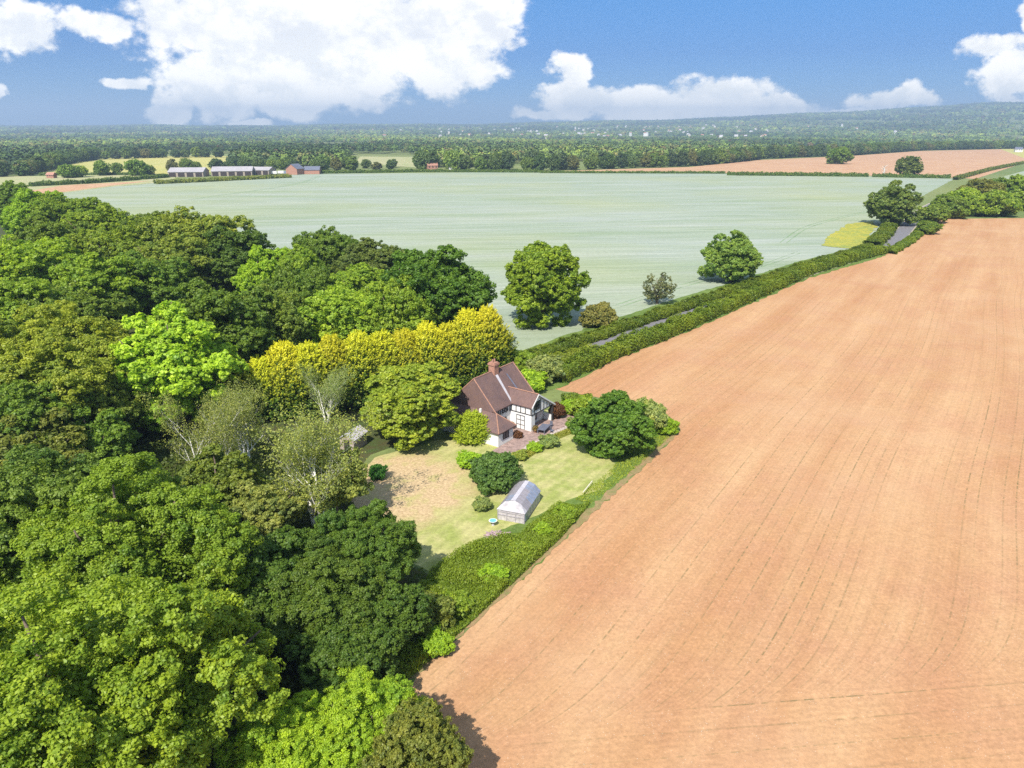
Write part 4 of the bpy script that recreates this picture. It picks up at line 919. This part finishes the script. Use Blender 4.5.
def far_mass():
    rng = np.random.default_rng(8); Vs, Cs = [], []
    front_px = [(-300,178),(20,176),(45,169),(62,163),(92,158),(160,156),(222,155.5),(230,167.5),(300,168.5),(345,169),(420,168.5),(520,169.3),(560,168.5),(620,166.8),(690,164.5),(725,161.5),(760,158),(850,154.3),(920,149.8),(1090,148),(1400,147)]
    fp = [P(*q) for q in front_px]; fa = np.array([math.atan2(q[0], q[1]) for q in fp]); fd = np.array([math.hypot(*q) for q in fp])
    n = 36000; az = rng.uniform(R(-44), R(44), n)
    d = 860 * (13300 / 860) ** rng.random(n) ** 0.95; dmin = np.interp(az, fa, fd) + 20
    ok = d > dmin; az, d = az[ok], d[ok]; x, y = d * np.sin(az), d * np.cos(az)
    clear = np.sin(x / 240 + 1.3) * np.sin(y / 420 + x / 700) + .35 * np.sin(x / 90) ; keep = (clear < .62)
    keep &= np.array([not any(in_poly(a, b, q) for q in open_ground) for a, b in zip(x, y)])
    x, y, d = x[keep], y[keep], d[keep]
    o1 = np.argsort(d); x, y, d = x[o1], y[o1], d[o1]
    z0 = hill_h(x, y); print('far mass crowns', len(x))
    for i in range(len(x)):
        near = d[i] < 2000; m = 70 if near else (26 if d[i] < 3800 else 12)
        Rr = rng.uniform(6, 9.5) * (1 if near else 1.25 if d[i] < 3800 else 1.9 if d[i] < 7500 else 3.2); h = rng.uniform(11, 19)
        q = ball(rng, m); q[:, 2] = np.abs(q[:, 2]) * 1.15 - .25; q[:, 1] = -np.abs(q[:, 1]) if not near else q[:, 1]
        lump = 1 + .22 * np.sin(q[:, 0] * 5 + i) * np.sin(q[:, 2] * 6 + q[:, 1] * 4 + i)
        c = q * lump[:, None] * np.array([Rr, Rr, h * .45]) + np.array([x[i], y[i], z0[i] + h * .52])
        s = Rr * (2.1 / math.sqrt(m)) * 1.5
        Vs.append(leaf_quads(rng, c, q + rng.normal(size=q.shape) * .35, s, 1.2))
        reg = math.sin(x[i] / 310 + math.sin(y[i] / 500)) * math.sin(y[i] / 640 + x[i] / 900); base = np.array(far_cols[rng.integers(0, 7)]) * rng.uniform(1.25, 1.6) * (1 + .45 * reg) * np.array([1 + .12 * reg, 1, 1 - .1 * reg])
        if rng.random() < .01: base = np.array([.13, .10, .06])
        Cs.append(np.full(m, 0) + .5 + rng.normal(0, .12, m)); cols.append(np.tile(base, (m, 1)))
    return np.concatenate(Vs), np.clip(np.concatenate(Cs), 0, 1)
cols = []
V, Tt = far_mass()
mt, t, b = mat('far_foliage')
at = t.add('ShaderNodeAttribute', attribute_name='hue').outputs['Color']; ti = t.add('ShaderNodeAttribute', attribute_name='tint').outputs['Fac']
t.put(b.inputs['Base Color'], t.mix(1.0, at, t.mix(ti, (.65, .72, .75), (1.4, 1.25, .8)), 'MULTIPLY'))
fm = quads_mesh('far_woodland', V, Tt, mt)
ca = fm.attributes.new('hue', 'FLOAT_COLOR', 'FACE'); cc = np.concatenate(cols); ca.data.foreach_set('color', np.concatenate([cc, np.ones((len(cc), 1))], 1).astype(np.float32).reshape(-1))
o = link('far_woodland', fm, None); props(o, 'mixed green woodland stretching to the horizon hills', 'woodland', kind='stuff')

# ------------------------------------------------------------------ farm and distant houses
def shed(name, px, py, wx, dy, h, rise, rz, wallm, roofm, label, cat='farm building', openf=True):
    x, y = P(px, py); r = empty(name, (x, y, 0), rz, label, cat)
    MB().box(-wx / 2, wx / 2, 0, dy, 0, h).prism([(0, h), (dy, h), (dy / 2, h + rise - .2)], 'x', -wx / 2, wx / 2).build('wall', wallm, r)
    o = .5
    MB().slab([(-wx / 2 - o, -o, h - .05), (wx / 2 + o, -o, h - .05), (wx / 2 + o, dy / 2, h + rise), (-wx / 2 - o, dy / 2, h + rise)], .25).slab([(-wx / 2 - o, dy / 2, h + rise), (wx / 2 + o, dy / 2, h + rise), (wx / 2 + o, dy + o, h - .05), (-wx / 2 - o, dy + o, h - .05)], .25).build('roof', roofm, r)
    if openf:
        k = max(2, int(wx / 7))
        for i in range(k):
            a = -wx / 2 + wx * (i + .12) / k; b_ = -wx / 2 + wx * (i + .88) / k; MB().box(a, b_, -.12, -.02, .0, h * .82).build('bay_opening', M_DARK, r)
    return r
shed('barn', 186, 177.0, 34, 24, 5, 3.8, R(8), M_WOOD, M_SHEET, 'leftmost open fronted farm shed with a pale grey roof')
shed('barn', 232, 176.0, 40, 26, 5.0, 4.0, R(12), M_WOOD, M_SHEET, 'middle farm shed with the widest pale grey roof')
shed('barn', 259, 175.0, 22, 20, 5.0, 3.0, R(-5), M_WOOD, M_SHEET, 'darker farm shed right of the widest grey roof')
shed('brick_barn', 301, 174.5, 13, 14, 6.0, 5.0, R(70), M_BRICK, M_SLATE, 'tall brick barn with slate roof at the end of the farm', openf=False)
shed('brick_barn', 312, 174.2, 16, 11, 4.5, 3.6, R(5), M_BRICK, M_SLATE, 'low slate roofed outbuilding beside the tall brick barn', openf=False)
rg = random.Random(14)
for i, (px, py, c, l) in enumerate([(274,174.6,'white','white farm trailer parked left in the yard'),(281,174.2,'white','white container in the middle of the farm yard'),(287,174.4,'blue','blue grey container next to the brick barn')]):
    x, y = P(px, py); r = empty('farm_trailer', (x, y, 0), R(10), l, 'trailer', 'trailers in the farm yard')
    MB().box(-3.2, 3.2, -1.2, 1.2, .9, 3.6).build('body', M_WHITE if c == 'white' else M_BLUEG, r)
    for sx in (-2, 2): MB().tube([(sx, -1.25, .5), (sx, 1.25, .5)], .5, 10).build('wheel', M_TIMBER, r)
def far_house(px, py, w_, d_, h, rise, rz, wm, rm, label, dist=None, group=None, extra_z=0.0):
    if dist: az = math.atan((px - 512) / FPX * .95); x, y = dist * math.sin(az), dist * math.cos(az); z = float(hill_h(x, y)) + extra_z
    else: (x, y), z = P(px, py), 0.0
    r = empty('house', (x, y, z), rz, label, 'house', group)
    MB().box(-w_ / 2, w_ / 2, -d_ / 2, d_ / 2, -extra_z, h).prism([(-d_ / 2, h), (d_ / 2, h), (0, h + rise - .2)], 'x', -w_ / 2, w_ / 2).build('wall', wm, r)
    MB().slab([(-w_ / 2 - .4, -d_ / 2 - .4, h - .2), (w_ / 2 + .4, -d_ / 2 - .4, h - .2), (w_ / 2 + .4, 0, h + rise), (-w_ / 2 - .4, 0, h + rise)], .3).slab([(-w_ / 2 - .4, 0, h + rise), (w_ / 2 + .4, 0, h + rise), (w_ / 2 + .4, d_ / 2 + .4, h - .2), (-w_ / 2 - .4, d_ / 2 + .4, h - .2)], .3).build('roof', rm, r)
    if not dist:
        for k in range(3):
            a = -w_ / 2 + w_ * (k + .35) / 3; MB().box(a, a + w_ * .12, -d_ / 2 - .1, -d_ / 2 - .003, h * .55, h * .8).build('window', M_DARK, r)
    return r
far_house(432, 170.4, 12, 9, 6, 4, R(20), M_BRICK, M_FAR_RED, 'pinkish brick house at the edge of the far wood')
far_house(425, 169.8, 8, 8, 5, 3.5, R(-30), M_WHITE, M_FAR_RED, 'smaller white gabled house touching the pinkish brick house')
far_house(451.5, 170.8, 6, 6, 4.5, 2.5, R(10), M_WHITE, M_SLATE, 'little white cottage under the trees right of the brick house')
far_house(1018, 152, 14, 9, 6, 4, R(-15), M_WHITE, M_SLATE, 'white house with slate roof by the trees at the right picture edge')
far_house(52, 178, 7, 6, 3.5, 2.0, R(0), M_BRICK, M_FAR_RED, 'tiny brick hut in the pasture by the hedge')
for i in range(90):
    a = fr_.random()
    if a < .72: px = fr_.gauss(620, 75)
    elif a < .9: px = fr_.uniform(350, 560)
    else: px = fr_.uniform(700, 900)
    dist = fr_.uniform(3600, 7200)
    far_house(px, 0, fr_.uniform(9, 20), fr_.uniform(8, 12), fr_.uniform(6, 9), 4, fr_.uniform(-.8, .8), fr_.choice([M_WHITE, M_WHITE, M_CREAM]), fr_.choice([M_FAR_RED, M_LEAD, M_LEAD]),
              'tiny pale house of the town among the distant trees', dist, 'houses of the distant town', 11.0)

# car on the road by the roadside oak
x, y = P(918.5, 215.5); car = empty('parked_car', (x, y, .06), -R(27), 'small dark blue car on the road under the roadside oak', 'car')
M_CARB = simple('dark_blue_paint', (.03, .04, .10), .3, .05, 1, spec=.6); M_TYRE = simple('tyre', (.02, .02, .02), .9, .1, 1)
MB().prism([(-2.1, .35), (-2.1, .85), (-1.2, .98), (1.0, 1.0), (2.05, .85), (2.1, .35)], 'x', -.85, .85).build('body', M_CARB, car)
MB().prism([(-1.1, .98), (-.6, 1.45), (.8, 1.47), (1.5, 1.0)], 'x', -.72, .72).build('cabin', M_GLASS, car)
MB().box(-.7, .7, -.55, .75, 1.46, 1.52).build('roof', M_CARB, car)
for sx in (-.8, .8):
    for sy in (-1.35, 1.3): MB().tube([(sx - .1, sy, .32), (sx + .1, sy, .32)], .32, 12).build('wheel', M_TYRE, car)

# ------------------------------------------------------------------ ground cover (nobody could count it)
def scatter_cover(name, poly, n, hgt, leaf, col, label, seed, upright=True, clump=1.2):
    rng = np.random.default_rng(seed); q = np.array(poly); lo, hi = q.min(0), q.max(0); pts = []
    while len(pts) < n:
        c = rng.uniform(lo, hi, (4000, 2))
        for a in c:
            if in_poly(a[0], a[1], poly): pts.append(a)
            if len(pts) >= n: break
    p = np.array(pts); lump = .5 + .5 * np.sin(p[:, 0] * clump + 1.7 * np.sin(p[:, 1] * .7)) * np.sin(p[:, 1] * clump * .8 + seed)
    z = rng.random(n) * hgt * (.25 + .9 * lump); pos = np.stack([p[:, 0], p[:, 1], z], 1)
    nr = rng.normal(size=(n, 3)) * (.8 if upright else .5) + np.array([0, 0, .5]); al = np.tile([0, 0, 1.0], (n, 1)) if upright else None
    V = leaf_quads(rng, pos, nr, leaf, 2.2 if upright else 1.5, al); tt = np.clip(.35 + .35 * lump + rng.normal(0, .15, n), 0, 1)
    o = link(name, quads_mesh(name, V, tt, M_LEAF), None); o.color = (*COL[col], 1) if isinstance(col, str) else (*col, 1)
    return props(o, label, cat='undergrowth', kind='stuff')
scatter_cover('undergrowth', [P(x, y) for x, y in [(385,715),(402,688),(560,540),(590,505),(560,508),(520,535),(480,545),(430,575),(410,610),(398,650)]], 110000, 1.3, .11, (0.193, 0.279, 0.034), 'dense nettles and brambles in the strip between lawn and field', 1, True, .7)
scatter_cover('long_grass', [P(x, y) for x, y in [(590,505),(640,465),(677,431),(670,425),(640,440),(610,470),(575,500)]], 6000, .22, .10, (0.280, 0.357, 0.048), 'long grass along the field edge beside the round bush', 2)
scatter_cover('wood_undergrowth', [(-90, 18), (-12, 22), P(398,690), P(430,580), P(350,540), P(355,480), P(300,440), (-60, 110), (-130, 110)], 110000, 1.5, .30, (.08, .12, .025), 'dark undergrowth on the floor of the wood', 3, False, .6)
scatter_cover('roadside_undergrowth', [P(x, y) for x, y in [(500,372),(535,350),(575,340),(600,352),(575,372),(545,386),(520,388)]], 22000, 1.3, .20, (0.228, 0.295, 0.036), 'bright rough growth where the lane meets the garden', 4, False)
scatter_cover('border_plants', [HL(v, u)[:2] for v, u in [(11.4, -5), (13.2, -4), (12.8, 3), (13.6, 8), (13.6, 14), (12.2, 14), (12, 8), (11.4, 3)]], 9000, .5, .13, (0.298, 0.326, 0.072), 'mixed flower border along the patio wall', 5, False)

# ------------------------------------------------------------------ air between here and the hills
hb = MB(); hb.box(-14900, 14900, -2700, 14900, -1.0, 460)
hz = hb.build('haze', None); hz['kind'] = 'stuff'; hz['label'] = 'thin bluish summer haze over the countryside'
hm = bpy.data.materials.new('haze'); hm.use_nodes = True; ht = N(hm.node_tree); ht.n.clear()
vo = ht.add('ShaderNodeVolumePrincipled'); vo.inputs['Color'].default_value = (.58, .76, 1.0, 1); vo.inputs['Density'].default_value = 0.00014; vo.inputs['Anisotropy'].default_value = 0.2
ho = ht.add('ShaderNodeOutputMaterial'); ht.l.new(vo.outputs[0], ho.inputs['Volume']); hz.data.materials.append(hm)
